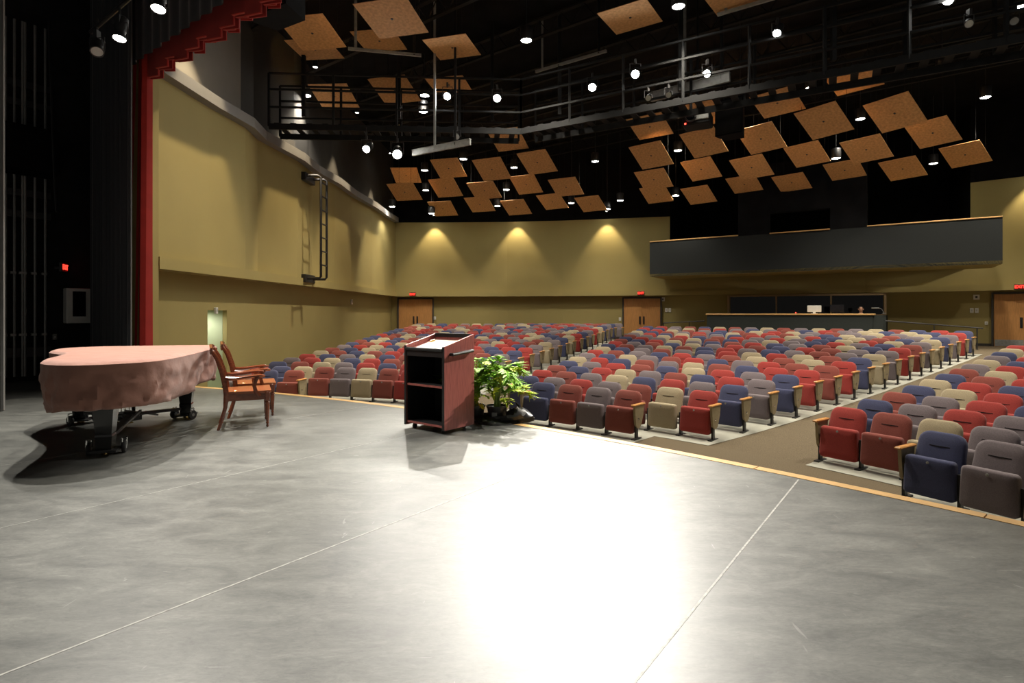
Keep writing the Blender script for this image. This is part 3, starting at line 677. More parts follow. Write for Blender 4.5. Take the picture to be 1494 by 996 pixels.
# wall washers: small cans close to the walls
WASH = []
for y, z in ((12.6, 9.2), (17.6, 9.2), (21.6, 9.2), (26.4, 9.0)): WASH.append(((lw(y) + 0.85, y, z), (lw(y) + 0.1, y + 0.1, 3.2), 'olive side wall'))
for px in (635, 755, 886, 1515):
    p, t = along(BW, K(px)); nn_ = Vector((t.y, -t.x))
    WASH.append(((p.x + nn_.x * 0.52, p.y + nn_.y * 0.52, 6.72 if px < 1000 else 7.1), (p.x + nn_.x * 0.15, p.y + nn_.y * 0.15, 3.0), 'back wall'))
cnt = {}
for loc, tg, lb in WASH:
    cnt[lb] = cnt.get(lb, 0) + 1
    o = thing('wall_washer', loc, '%s small black lamp washing the %s with warm light' % (ORD[cnt[lb]], lb), 'wall lamp', 'wall washers')
    q = MB(); q.lathe([(0.07, 0.26), (0.08, 0.24), (0.08, 0.0), (0.07, 0.0), (0.07, 0.03)], 14); q.build('can', M['steel_black'], o, True)
    q = MB(); q.lathe([(0.068, 0.02), (0.068, 0.03)], 14); q.build('lamp_lens', M['lamp_on'], o)
    q = MB(); q.tube([(0, 0, 0.26), (0, 0, 10.1 - loc[2])], 0.012, 6); q.build('hanger_rod', M['steel_black'], o)
    spot(o, (loc[0], loc[1], loc[2] - 0.02), tg, W_WASH * (0.19 if 'back' in lb else 1.0), WARM, 74 if 'back' in lb else 44, 0.5, 0.05)

# ------------------------------------------------------------------ catwalk, trays, beams
def beam_box(mb, a, b, wdt, hgt):
    a, b = Vector(a), Vector(b); d = b - a; m_ = Matrix.Translation((a + b) / 2) @ d.to_track_quat('X', 'Z').to_matrix().to_4x4()
    x, y, z = d.length / 2, wdt / 2, hgt / 2
    mb.add([(-x, -y, -z), (x, -y, -z), (x, y, -z), (-x, y, -z), (-x, -y, z), (x, -y, z), (x, y, z), (-x, y, z)], [(0, 3, 2, 1), (4, 5, 6, 7), (0, 1, 5, 4), (1, 2, 6, 5), (2, 3, 7, 6), (3, 0, 4, 7)], m_)
CW = [Vector((-6.85, 15.75, 6.72)), Vector((0.26, 16.2, 6.72)), Vector((10.9, 10.05, 6.72))]
cw = thing('catwalk', tuple(CW[0]), 'dark steel catwalk crossing under the ceiling', 'catwalk')
for a, b in zip(CW, CW[1:]):
    d = (b - a); L = d.length; d.normalize(); nrm = Vector((-d.y, d.x, 0)); o0 = CW[0]
    for s_ in (0.0, 0.9):
        for zz, hh in ((0.0, 0.16), (0.55, 0.05), (1.05, 0.05), (1.5, 0.05)):
            q = MB(); beam_box(q, a + nrm * s_ + Vector((0, 0, zz)) - o0, b + nrm * s_ + Vector((0, 0, zz)) - o0, 0.06, hh); q.build('rail' if zz else 'stringer', M['steel_dark'], cw)
        k = int(L / 1.5)
        for i in range(k + 1):
            p = a + d * (L * i / k) + nrm * s_ - o0
            q = MB(); q.box((p.x, p.y, p.z + 0.75), (0.06, 0.06, 1.5)); q.build('post', M['steel_dark'], cw)
    k = int(L / 0.42)
    for i in range(k):
        p = a + d * (L * (i + 0.5) / k) - o0
        q = MB(); beam_box(q, p - nrm * 0.02 + Vector((0, 0, 0.09)), p + nrm * 0.92 + Vector((0, 0, 0.09)), 0.16, 0.03); q.build('tread', M['steel_dark'], cw)
    k = int(L / 3.2)
    for i in range(k + 1):
        p = a + d * (L * (i + 0.3) / (k + 0.6)) + nrm * 0.45 - o0
        q = MB(); q.box((p.x, p.y, 0.75 + 1.35), (0.10, 0.10, 3.3)); q.build('hanger', M['steel_dark'], cw)
def hung_channel(name, a, b, w_, h_, label, hang, m='galv'):
    o = thing(name, a, label, 'beam'); A = Vector(a)
    q = MB(); beam_box(q, (0, 0, 0), Vector(b) - A, w_, h_); q.build('channel', M[m], o)
    q = MB(); beam_box(q, (0, 0, h_ / 2), Vector(b) - A + Vector((0, 0, h_ / 2)), w_ * 1.6, 0.02); q.build('flange', M[m], o)
    for t in hang:
        p = (Vector(b) - A) * t; q = MB(); q.box((p.x, p.y, p.z + (10.1 - a[2]) / 2 if t >= 0 else 0), (0.06, 0.06, 10.1 - a[2])); q.build('hanger', M['galv' if m == 'galv' and t == hang[0] else 'steel_dark'], o)
hung_channel('light_channel', (-2.84, 15.95, 6.02), (-1.11, 14.9, 6.02), 0.06, 0.16, 'silver steel channel beside the brightest spotlight', (0.40, 0.75))
hung_channel('light_beam', (3.85, 15.45, 7.42), (5.5, 14.1, 7.42), 0.08, 0.24, 'silver steel beam above the ceiling projector', (0.45, 0.9))
hung_channel('ceiling_track', (-4.40, 15.0, 8.55), (-2.5, 15.4, 8.55), 0.05, 0.06, 'pale track bar next to the panels by the side wall', (0.1, 0.9))
hung_channel('ceiling_track', (0.70, 16.5, 8.58), (2.57, 15.2, 8.58), 0.05, 0.06, 'pale track bar over the bright pair of spotlights', (0.1, 0.9))
hung_channel('ceiling_track', (4.93, 13.4, 8.6), (6.5, 12.3, 8.6), 0.05, 0.06, 'pale track bar nearest the top edge of the picture', (0.1, 0.9))

# ceiling projector and hanging cabinets
def local(o, names): return o
px_, py_, pz_ = 4.95, 15.05, 6.72
pr = thing('projector', (px_, py_, pz_), 'grey ceiling projector with a large round lens', 'projector', rz=R(-28))
q = MB(); q.cbox((0, 0.3, 0), (0.72, 0.62, 0.34), 0.03); q.build('body', M['steel_dark'], pr)
q = MB(); q.cbox((0.06, -0.03, 0.04), (0.56, 0.06, 0.22), 0.015); q.build('front_panel', M['galv'], pr)
q = MB(); q.lathe([(0.15, 0), (0.15, 0.10), (0.12, 0.10), (0.11, 0.05)], 20, (0, 0, 0), xf=Matrix.Translation((-0.12, -0.05, 0.03)) @ Matrix.Rotation(R(90), 4, 'X')); ln = q.build('lens', M['steel_black'], pr, True)
q = MB(); q.lathe([(0.11, 0.06), (0.11, 0.065)], 20, xf=Matrix.Translation((-0.12, -0.05, 0.03)) @ Matrix.Rotation(R(90), 4, 'X')); q.build('lens_glass', M['glass'], ln)
q = MB(); q.box((-0.27, -0.02, -0.13), (0.04, 0.05, 0.03)); q.build('indicator', M['led'], pr)
q = MB(); q.tube([(0, 0.3, 0.17), (0, 0.3, 3.4)], 0.03, 8); q.build('mount_pole', M['steel_dark'], pr)
def hang_cabinet(loc, size, rz, label):
    o = thing('hanging_cabinet', loc, label, 'loudspeaker', rz=rz)
    q = MB(); w_, d_, h_ = size; q.prism([(-w_ / 2, 0), (w_ / 2, 0), (w_ * 0.34, d_), (-w_ * 0.34, d_)], -h_ / 2, h_ / 2); q.build('cabinet', M['black'], o)
    q = MB(); q.box((0, -0.012, 0), (w_ * 0.92, 0.02, h_ * 0.92)); q.build('grille', M['steel_dark'], o)
    for s_ in (-1, 1):
        q = MB(); q.tube([(s_ * w_ * 0.3, d_ / 2, h_ / 2), (s_ * w_ * 0.3, d_ / 2, 10.12 - loc[2])], 0.01, 5); q.build('rigging_cable', M['steel_black'], o)
hang_cabinet((6.05, 15.6, 6.95), (0.75, 0.6, 1.0), R(-38), 'black hanging loudspeaker cabinet beside the projector')
hang_cabinet((-4.75, 10.75, 7.55), (1.2, 0.6, 0.6), R(-30), 'black hanging box overlapping the nearest panel by the wall')  # box standing in for a wide duct, built with the cabinet shape

# ------------------------------------------------------------------ acoustic ceiling panels
PANELS = [(-2.64,12.28,7.92,-14.3,7.6),(-4.98,13.93,8.43,-10.4,11.0),(-5.60,15.90,8.95,-6.0,0.0),(-3.75,15.80,9.15,-8.0,0.0),(-1.62,15.17,8.66,-15.8,0.2),(2.90,13.70,8.70,-33.0,0.0),(-3.60,17.17,8.30,-15.1,16.2),(-5.62,17.67,8.31,-3.5,14.0),(5.10,12.75,8.70,-38.0,0.0),(-2.01,17.86,8.75,-10.3,0.1),(-0.15,20.60,7.85,-22.0,22.0),(4.65,18.84,7.74,-35.7,18.6),(6.25,18.20,7.95,-40.0,20.0),(7.99,16.82,7.78,-45.7,17.0),(0.96,21.23,7.18,-29.9,27.8),(-0.79,21.91,7.09,-23.6,28.6),(6.46,18.83,7.19,-46.2,29.4),(4.95,19.88,7.06,-40.6,28.5),(9.24,16.57,7.14,-57.2,30.3),(9.86,16.10,8.14,-46.7,9.5),(-2.66,23.47,7.54,-15.9,24.6),(8.19,18.38,7.19,-50.6,29.4),(-4.68,24.37,6.74,-12.5,24.5),(11.04,16.12,7.22,-61.5,32.5),(-1.19,24.08,6.74,-18.9,23.0),(-2.94,24.73,7.00,-18.7,28.1),(2.29,23.65,6.79,-26.7,24.3),(5.65,22.26,6.78,-35.3,24.5),(-4.91,25.90,7.84,-1.8,20.0),(7.36,21.74,7.05,-43.8,27.5),(8.91,20.77,6.87,-47.0,27.0),(0.65,25.45,7.31,-26.1,29.5),(11.82,18.64,6.91,-54.0,26.6),(10.83,20.52,7.28,-51.0,26.8),(-1.56,27.07,6.72,-18.7,24.1),(-3.44,27.79,6.65,-13.9,25.1),(0.20,26.98,6.56,-23.9,24.9),(13.86,18.40,7.39,-60.3,29.3),(1.95,26.93,6.83,-29.9,24.6),(3.73,26.46,6.63,-31.3,24.1),(8.19,24.50,6.63,-41.9,26.2),(6.63,25.66,6.90,-36.9,25.9),(9.98,24.00,6.99,-41.7,22.0),(12.97,21.78,7.03,-46.9,21.1),(11.54,23.05,6.84,-45.3,21.7),(14.58,20.85,6.84,-56.1,26.6),(16.32,20.12,7.16,-59.2,28.1)]
pm = MB(); pm.cbox((0, 0, 0.007), (1.22, 1.22, 0.014), 0.002); pan_me = pm.mesh('board', M['cork'])
bm_ = MB(); bm_.lathe([(0.028, -0.012), (0.032, -0.004), (0.032, 0.0)], 10); bolt_me = bm_.mesh('bolt', M['steel_black'])
rings = [('first arc from the stage', 0, 16), ('second arc from the stage', 16, 18), ('third arc from the stage', 18, 22), ('fourth arc from the stage', 22, 24.3), ('fifth arc from the stage', 24.3, 26.4), ('sixth arc from the stage', 26.4, 28.7), ('hindmost arc', 28.7, 40)]
byring = {}
for P_ in PANELS:
    r_ = hypot(P_[0] - CEN.x, P_[1] - CEN.y)
    for nm, a, b in rings:
        if a <= r_ < b: byring.setdefault(nm, []).append(P_)
for nm, L_ in byring.items():
    L_.sort(key=lambda P_: P_[0] / P_[1])
    for i, (x, y, z, yaw, tilt) in enumerate(L_):
        o = thing('acoustic_panel', (x, y, z), 'square tan ceiling panel, %s from the olive wall, %s' % (ORD[i + 1], nm), 'ceiling panel', 'acoustic ceiling panels')
        o.rotation_euler = Euler((R(-tilt), 0, R(yaw)), 'XYZ')
        obj('board', pan_me, o); obj('bolt', bolt_me, o)
        inv = o.rotation_euler.to_matrix().inverted()
        for sx, sy in ((-0.45, -0.45), (0.45, -0.45), (-0.45, 0.45), (0.45, 0.45)):
            p0 = Vector((sx, sy, 0.02)); wz = (o.rotation_euler.to_matrix() @ p0).z + z
            q = MB(); q.tube([p0, p0 + inv @ Vector((0, 0, 10.05 - wz))], 0.006, 4); q.build('suspension_wire', M['steel_dark'], o)

# ------------------------------------------------------------------ theatre seats
def pillow(w0, w1, h, rc0, rc1, th, er, dome=0.012):
    """rounded cushion in XZ: bottom width w0, top width w1, corner radii bottom/top, thickness th along +Y (front at y=0)"""
    ol = []
    def corner(cx, cz, r, a0):
        for k in range(5): a = a0 + (pi / 2) * k / 4; ol.append((cx + r * cos(a), cz + r * sin(a)))
    corner(w1 / 2 - rc1, h - rc1, rc1, 0); corner(-w1 / 2 + rc1, h - rc1, rc1, pi / 2); corner(-w0 / 2 + rc0, rc0, rc0, pi); corner(w0 / 2 - rc0, rc0, rc0, 1.5 * pi)
    n = len(ol); cx, cz = 0.0, h / 2
    lay = [(0.55, -dome), (1 - er / (w0 / 2), 0.0), (1 - 0.3 * er / (w0 / 2), er * 0.35), (1.0, er), (1.0, th - er), (1 - er / (w0 / 2), th)]
    v = []; f = []
    for s_, y in lay:
        for x, z in ol:
            sz = 1 - (1 - s_) * (w0 / h) if s_ > 0.6 else s_
            v.append((x * s_, y, cz + (z - cz) * sz))
    for L in range(len(lay) - 1):
        for k in range(n): f.append((L * n + k, L * n + (k + 1) % n, (L + 1) * n + (k + 1) % n, (L + 1) * n + k))
    f += [tuple(range(n)), tuple(reversed(range((len(lay) - 1) * n, len(lay) * n)))]
    return v, f
XB = Matrix.Translation((0, 0.20, 0.30)) @ Matrix.Rotation(R(-20), 4, 'X')
XP = Matrix.Translation((0, 0.015, 0.10)) @ Matrix.Rotation(R(-3), 4, 'X')
def seat_geo(w_):
    g = {}
    b = MB(); b.add(*pillow(w_, w_ * 0.93, 0.56, 0.05, 0.12, 0.10, 0.035), XB); g['back'] = b
    p = MB(); p.add(*pillow(w_ * 1.0, w_ * 0.96, 0.455, 0.05, 0.045, 0.13, 0.03, 0.006), XP); g['pan'] = p
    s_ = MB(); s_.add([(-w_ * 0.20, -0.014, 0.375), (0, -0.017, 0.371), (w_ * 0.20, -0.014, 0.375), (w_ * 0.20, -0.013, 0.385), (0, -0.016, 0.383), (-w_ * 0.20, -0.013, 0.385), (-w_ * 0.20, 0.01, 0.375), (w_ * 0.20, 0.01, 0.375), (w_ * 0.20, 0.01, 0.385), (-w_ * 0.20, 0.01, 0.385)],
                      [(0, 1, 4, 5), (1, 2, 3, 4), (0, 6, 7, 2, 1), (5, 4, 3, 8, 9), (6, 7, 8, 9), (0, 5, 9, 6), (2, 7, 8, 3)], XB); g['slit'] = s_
    n_ = MB(); n_.lathe([(0.016, 0.0), (0.016, 0.006), (0.010, 0.009)], 8, xf=XP @ Matrix.Translation((0, -0.008, 0.405)) @ Matrix.Rotation(R(90), 4, 'X')); g['plate'] = n_
    return g
def leg_geo(x):
    l = MB(); l.box((x, 0.13, 0.21), (0.035, 0.07, 0.42)); l.box((x, 0.13, 0.012), (0.07, 0.26, 0.024)); l.box((x, 0.22, 0.36), (0.03, 0.22, 0.06)); return l
def end_geo(x):
    ol = [(0.03, 0.60), (0.36, 0.60), (0.33, 0.42), (0.25, 0.24), (0.20, 0.20), (0.12, 0.20), (0.075, 0.26), (0.045, 0.42)]
    e = MB(); e.prism(ol, -0.02, 0.02, xf=Matrix.Translation((x, 0, 0)) @ Matrix(((0, 0, 1, 0), (1, 0, 0, 0), (0, 1, 0, 0), (0, 0, 0, 1))))
    return e
def cap_geo(x):
    c = MB(); c.cbox((x, 0.18, 0.615), (0.075, 0.40, 0.03), 0.010); return c
def endbolt_geo(x, s_):
    c = MB(); c.lathe([(0.022, 0.0), (0.022, 0.008), (0.012, 0.014)], 8, xf=Matrix.Translation((x, 0.15, 0.36)) @ Matrix.Rotation(R(90) * s_, 4, 'Y')); return c

COLS = {('C', 0): 'nmgm', ('C', 1): 'ngrgmtr', ('C', 2): 'rmgtnrgn', ('C', 3): 'mnrtgmnrg', ('C', 4): 'ngrmntrg', ('C', 5): 'trnmgtmn', ('C', 6): 'gntgmrng', ('C', 7): 'rmgnrgmt', ('C', 8): 'tngmgnrt', ('C', 9): 'nmgtmnrg', ('C', 10): 'rgmntgrm', ('C', 11): 'mnrtgnmr', ('C', 12): 'nrgmtmng', ('C', 13): 'mgtrnmrg', ('C', 14): 'grntmgnr', ('C', 15): 'tnmgrntm', ('C', 16): 'nrtmgnmt', ('C', 17): 'rngtmrgn', ('C', 18): 'nrgmntmg',
        ('L', 0): 'gnm', ('L', 1): 'rntmgtm', ('L', 2): 'nmtgrnrg', ('L', 3): 'grtnrmtg', ('L', 4): 'rngtnmgr', ('L', 5): 'tmnmrgtn', ('L', 6): 'mntgrnmt', ('L', 7): 'grtnmgrt', ('L', 8): 'nmrtgnmr', ('L', 9): 'mtnmgrtn', ('L', 10): 'ntnmtgrm', ('L', 11): 'nmtgnrgt', ('L', 12): 'rmtnmgrn', ('L', 13): 'ngrmtnrg',
        ('R', 0): 'ng', ('R', 1): 'rmtg', ('R', 2): 'ngrg', ('R', 3): 'mgrn', ('R', 4): 'ntrn', ('R', 5): 'trn', ('R', 6): 'nmr', ('R', 7): 'mtr', ('R', 8): 'grm', ('R', 9): 'tnr', ('R', 10): 'grt', ('R', 11): 'ntr', ('R', 12): 'tr', ('R', 13): 'rn'}
ENDS = {'C': 'mrngnrmrntgrmgtngrn', 'L': 'mgtmngnrgtgntrngrtngng'}
rc = random.Random(21)
def colour(sec, i, j, prev, last):
    if last and sec in ENDS: return ENDS[sec][i]
    s_ = COLS.get((sec, i))
    if s_ and j < len(s_): return s_[j]
    while True:
        c = rc.choice('nnrmmggttmrg')
        if c != prev: return c
SEATS = []
for sec, lo, hi in (('C', C_L, C_R), ('L', L_L, L_R), ('R', R_L, None)):
    pitch = {'C': 0.645, 'L': 0.63, 'R': 0.575}[sec]
    for i in range(len(lo)):
        rt = RF[i] + 0.35; a = lo[i]
        if sec == 'C': b = hi[i] - math.degrees(pitch * 0.5 / rt) - 0.1
        elif sec == 'L': b = hi[i]
        else: b = 67.0
        if sec == 'R': n_ = int(R(b - a) * rt / pitch) + 1; step = math.degrees(pitch / rt)
        else:
            n_ = max(1, round(R(b - a) * rt / pitch)) + 1; step = (b - a) / max(1, n_ - 1)
        prev = ''
        for j in range(n_):
            deg = a + step * j; x, y = pol(RF[i], deg)
            c = colour(sec, i, j, prev, j == n_ - 1); prev = c
            px = 747 + 815 * x / y
            if sec == 'R' and px > 1700: continue
            last = (j == n_ - 1)
            e0 = (j == 0 and sec in 'CR'); e1 = last and sec in 'CL'
            SEATS.append(dict(sec=sec, i=i, j=j, n=n_, deg=deg, x=x, y=y, z=floor_z(RF[i]) + 0.008, c=c, w=R(step) * rt - 0.035, last=last, e0=e0, e1=e1, px=px, d=hypot(x, y)))
def occluded(s_):
    y_t = 457 + 815 * (1.45 - s_['z'] - 0.8) / s_['y']
    if 594 < s_['px'] < 688 and y_t > 492: return True      # behind the lectern
    if s_['px'] > 1512: return True
    return False
front = sorted([s_ for s_ in SEATS if not occluded(s_)], key=lambda s_: s_['d'])[:300]
fid = set(id(s_) for s_ in front)
GEO = {}
def geo(sec):
    if sec not in GEO:
        w_ = {'C': 0.575, 'L': 0.575, 'R': 0.53}[sec]; g = seat_geo(w_); hp = w_ / 2 + 0.022
        g['leg0'] = leg_geo(-hp); g['leg1'] = leg_geo(hp); g['end0'] = end_geo(-hp - 0.012); g['end1'] = end_geo(hp + 0.012); g['cap0'] = cap_geo(-hp - 0.012); g['cap1'] = cap_geo(hp + 0.012); g['bolt0'] = endbolt_geo(-hp - 0.032, -1); g['bolt1'] = endbolt_geo(hp + 0.032, 1)
        GEO[sec] = g
    return GEO[sec]
MESH = {}
def smesh(sec, part, m):
    k = (sec, part, m)
    if k not in MESH: MESH[k] = geo(sec)[part].mesh('seat_' + part, M[m], part in ('back', 'pan', 'plate'))
    return MESH[k]
SECN = {'C': 'middle block', 'L': 'olive-wall block', 'R': 'near block'}
def seat_parts(s_):
    c = 'seat_' + s_['c']; L = [('backrest', 'back', c), ('seat', 'pan', c), ('leg', 'leg0', 'steel_black')]
    L += [('slit_shade', 'slit', 'slit'), ('number_plate', 'plate', 'galv')]
    if s_['last'] or s_['e1']: L.append(('leg', 'leg1', 'steel_black'))
    for e, k in (('e0', '0'), ('e1', '1')):
        if s_[e]: L += [('end_panel', 'end' + k, 'endpanel'), ('arm_cap', 'cap' + k, 'oak_cap'), ('end_bolt', 'bolt' + k, 'chrome')]
    return L
for s_ in front:
    cn = SEATC[s_['c']][0]; row = ORD[s_['i'] + 1]
    if s_['sec'] == 'L': where = '%s out from the wall' % ORD[s_['j'] + 1]
    elif s_['sec'] == 'C': where = '%s in from the carpeted aisle' % ORD[s_['n'] - s_['j']]
    else: where = '%s in from the carpeted aisle' % ORD[s_['j'] + 1]
    o = thing('theatre_seat', (s_['x'], s_['y'], s_['z']), '%s tip-up seat, %s, %s row, %s' % (cn, SECN[s_['sec']], row, where), 'seat', 'seats of the ' + SECN[s_['sec']], rz=R(-s_['deg']))
    pn_ = None
    for nm, part, m in seat_parts(s_):
        par = o
        p_ = obj(nm, smesh(s_['sec'], part, m), par)
        if nm == 'slit_shade': p_.parent = bk
        if nm == 'number_plate': p_.parent = pn_
        if nm == 'backrest': bk = p_
        if nm == 'seat': pn_ = p_
# the farther seats, past the first three hundred, as one mass
rest = [s_ for s_ in SEATS if id(s_) not in fid]
mnames = sorted({m for s_ in rest for _, _, m in seat_parts(s_)}); mi_ = {m: k for k, m in enumerate(mnames)}
mass = MB()
for s_ in rest:
    xf = Matrix.Translation((s_['x'], s_['y'], s_['z'])) @ Matrix.Rotation(R(-s_['deg']), 4, 'Z')
    g = geo(s_['sec'])
    for nm, part, m in seat_parts(s_):
        mass.add(g[part].v, g[part].f, xf, mi_[m])
o = mass.build('theatre_seats_far', [M[m] for m in mnames], None, True)
tag(o, 'mass of farther tip-up seats in mixed colours filling the back rows', 'seats', kind='stuff')

# ------------------------------------------------------------------ lectern
LN = Vector((-0.805, 6.64)); LLf = Vector((-1.357, 7.07)); LRt = Vector((-0.488, 7.07))
lex = (LN - LLf).normalized(); lang = atan2(lex.y, lex.x)
le = thing('lectern', (LLf.x, LLf.y, 0), 'cherry lectern with an open black back and slanted top', 'lectern', rz=lang)
LWd, LDp = 0.70, 0.53
def side_poly(): return [(0, 0.05), (LDp, 0.05), (LDp, 1.185), (0, 1.05)]
YZX = Matrix(((0, 0, 1, 0), (1, 0, 0, 0), (0, 1, 0, 0), (0, 0, 0, 1)))
for x in (0.0, LWd - 0.03):
    q = MB(); q.prism(side_poly(), x, x + 0.03, xf=YZX); sp = q.build('side_panel', M['cherry'], le)
    q = MB(); q.box((x + 0.015, -0.004, 0.55), (0.034, 0.008, 1.0)); q.build('edge_band', M['lectern_black'], sp)
    xo = -0.045 if x == 0 else LWd + 0.045
    q = MB(); q.tube([(x + 0.015 if x == 0 else LWd - 0.005, 0.10, 0.955), (xo, 0.10, 0.955), (xo, 0.46, 0.985), (x + 0.015 if x == 0 else LWd - 0.005, 0.46, 0.985)], 0.019, 8); q.build('handle', M['lectern_black'], sp, True)
q = MB(); q.box((LWd / 2, LDp - 0.015, 0.60), (LWd - 0.06, 0.03, 1.08)); q.build('front_panel', M['cherry'], le)
q = MB(); q.box((LWd / 2, LDp - 0.036, 0.58), (LWd - 0.062, 0.012, 0.98)); q.box((0.036, LDp / 2 - 0.005, 0.54), (0.012, LDp - 0.04, 0.90)); q.box((LWd - 0.036, LDp / 2 - 0.005, 0.54), (0.012, LDp - 0.04, 0.90)); q.build('lining', M['lectern_black'], le)
for z in (0.09, 0.56):
    q = MB(); q.cbox((LWd / 2, LDp / 2 - 0.01, z), (LWd - 0.062, LDp - 0.05, 0.025), 0.003); sh = q.build('shelf', M['lectern_black'], le)
    q = MB(); q.box((LWd / 2, 0.012, z + 0.002), (LWd - 0.064, 0.008, 0.024)); q.build('edge_band', M['cherry'], sh)
sl = atan2(0.135, LDp)
q = MB(); q.box((LWd / 2, LDp / 2, 1.045), (LWd - 0.06, LDp - 0.01, 0.025), xf=Matrix.Rotation(sl, 4, 'X')); q.build('slanted_top', M['cherry'], le)
q = MB(); q.box((LWd / 2 + 0.02, LDp / 2 - 0.02, 1.056), (LWd - 0.16, LDp - 0.16, 0.008), xf=Matrix.Rotation(sl, 4, 'X')); q.build('top_sheet', M['paper'], le)
q = MB(); q.box((LWd / 2, 0.01, 0.965), (LWd - 0.06, 0.02, 0.09)); q.tube([(0.03, 0.0, 1.01), (LWd - 0.03, 0.0, 1.01)], 0.02, 8); q.build('front_rail', M['lectern_black'], le)
q = MB(); q.box((LWd / 2, LDp - 0.02, 1.165), (LWd - 0.06, 0.025, 0.05)); q.build('back_rail', M['lectern_black'], le)
q = MB(); q.box((0.14, LDp * 0.66, 1.09), (0.05, 0.06, 0.03), xf=Matrix.Rotation(sl, 4, 'X')); q.build('mount', M['brass'], le)
q = MB(); q.tube([(0.42, 0.42, 0.72), (0.40, 0.40, 0.78), (0.46, 0.36, 0.83), (0.55, 0.38, 0.82), (0.60, 0.42, 0.84)], 0.004, 5); q.build('loose_cable', M['white'], le)
for x, y in ((0.10, 0.08), (LWd - 0.10, 0.08), (0.10, LDp - 0.08), (LWd - 0.10, LDp - 0.08)):
    q = MB(); q.lathe([(0.03, -0.012), (0.03, 0.012)], 12, xf=Matrix.Translation((x, y, 0.03)) @ Matrix.Rotation(R(90), 4, 'Y')); q.box((x, y, 0.06), (0.03, 0.04, 0.035)); q.build('caster', M['rubber'], le)

# ------------------------------------------------------------------ potted plants
def leaf_mesh(kind, m):
    rnd = random.Random(kind); mb = MB(); L = 0.20 + 0.05 * kind; nl = 8
    # blade with finger lobes either side of a drooping midrib
    def rib(t): return Vector((0, t * L * cos(0.9 * t), 0.10 * t * L - 0.55 * L * t * t))
    for i in range(nl):
        t = 0.06 + 0.90 * i / (nl - 1); c = rib(t); lw_ = 0.5 * L * (0.35 + 0.9 * sin(pi * (0.12 + 0.80 * (1 - t) ** 0.8)))
        for s_ in (-1, 1):
            fw = R(35 + 35 * t + rnd.uniform(-6, 6)); ln = lw_ * rnd.uniform(0.85, 1.15)
            tip = c + Vector((s_ * cos(fw) * ln, sin(fw) * ln, -0.25 * ln * rnd.uniform(0.3, 1.5)))
            mid = (c + tip) / 2 + Vector((0, 0, 0.10 * ln)); wd = 0.013 + 0.012 * (1 - t); pr_ = Vector((-sin(fw) * s_, cos(fw), 0))
            b0, b1 = rib(max(0, t - 0.09)), rib(min(1, t + 0.09))
            k = len(mb.v); mb.v += [tuple(b0), tuple(b1), tuple(mid + pr_ * wd), tuple(tip + pr_ * wd * 0.35), tuple(tip - pr_ * wd * 0.35), tuple(mid - pr_ * wd)]
            mb.f += [(k, k + 1, k + 2, k + 5), (k + 5, k + 2, k + 3, k + 4)]; mb.m += [0, 0]
    tip = rib(1.12); k = len(mb.v); a = rib(0.86)
    mb.v += [tuple(a + Vector((-0.025, 0, 0))), tuple(a + Vector((0.025, 0, 0))), tuple(tip + Vector((0.008, 0, -0.01))), tuple(tip + Vector((-0.008, 0, -0.01)))]; mb.f += [(k, k + 1, k + 2, k + 3)]; mb.m += [0]
    return mb.mesh('leaf', M[m], True)
LEAF = [leaf_mesh(k, m) for k in range(3) for m in ('leaf', 'leaf2')]
def plant(loc, nleaf, rad, hgt, label, seed, lean=(0, 0), bias=None):
    rnd = random.Random(seed); o = thing('potted_plant', loc, label, 'plant')
    q = MB(); q.lathe([(0.10, 0.0), (0.105, 0.01), (0.135, 0.20), (0.145, 0.20), (0.145, 0.225), (0.13, 0.225), (0.125, 0.20)], 20); pt = q.build('pot', M['pot'], o, True)
    q = MB(); q.lathe([(0.125, 0.195), (0.06, 0.205), (0.01, 0.21)], 16); q.build('soil', M['soil'], pt)
    for i in range(nleaf):
        az = rnd.uniform(0, 2 * pi) if not bias or rnd.random() < 0.45 else rnd.gauss(bias, 0.8)
        lev = rnd.random() ** 0.7; r_ = rad * (0.35 + 0.65 * rnd.random()) * (1.1 - 0.45 * lev); z = hgt * (0.42 + 0.50 * lev)
        end = Vector((cos(az) * r_ + lean[0] * lev, sin(az) * r_ + lean[1] * lev, z)); st = Vector((rnd.uniform(-0.04, 0.04), rnd.uniform(-0.04, 0.04), 0.2))
        midp = (st + end) / 2 + Vector((-cos(az) * 0.05, -sin(az) * 0.05, 0.06))
        q = MB(); q.tube([st, midp, end], [0.007, 0.006, 0.004], 5); sk = q.build('leaf_stalk', M['stem'], o, True)
        ii = rnd.choice((0, 0, 0, 2, 2, 4, 1, 3)) if True else 0
        lf = obj('leaf', LEAF[ii], sk); lf.location = end; lf.rotation_euler = Euler((rnd.uniform(-0.1, 0.55), rnd.uniform(-0.35, 0.35), az - pi / 2 + rnd.uniform(-0.4, 0.4)), 'XYZ'); sc = rnd.uniform(0.75, 1.15); lf.scale = (sc, sc, sc)
    return o
p1 = plant((-0.20, 7.46, 0.0), 44, 0.27, 0.80, 'bushy split-leaf plant in a black pot with a silver label', 11, (0.05, 0.0), 0.0)
q = MB(); q.box((-0.03, -0.128, 0.12), (0.07, 0.012, 0.055), -0.2); q.build('pot_label', M['pipe'], p1)
plant((-0.50, 7.50, 0.0), 42, 0.26, 0.92, 'taller split-leaf plant partly hidden behind the lectern', 12, (0.05, 0.0))
q = MB(); q.add(LEAF[0].vertices and [tuple(v.co * 0.55) for v in LEAF[0].vertices], [tuple(p.vertices) for p in LEAF[0].polygons])
o = q.build('fallen_leaf', M['yellow_leaf'], None, True); o.location = (-0.37, 7.26, 0.20); o.rotation_euler = (0.9, 0.2, 0.7); tag(o, 'yellow withered leaf drooping before the plant pots', 'leaf')
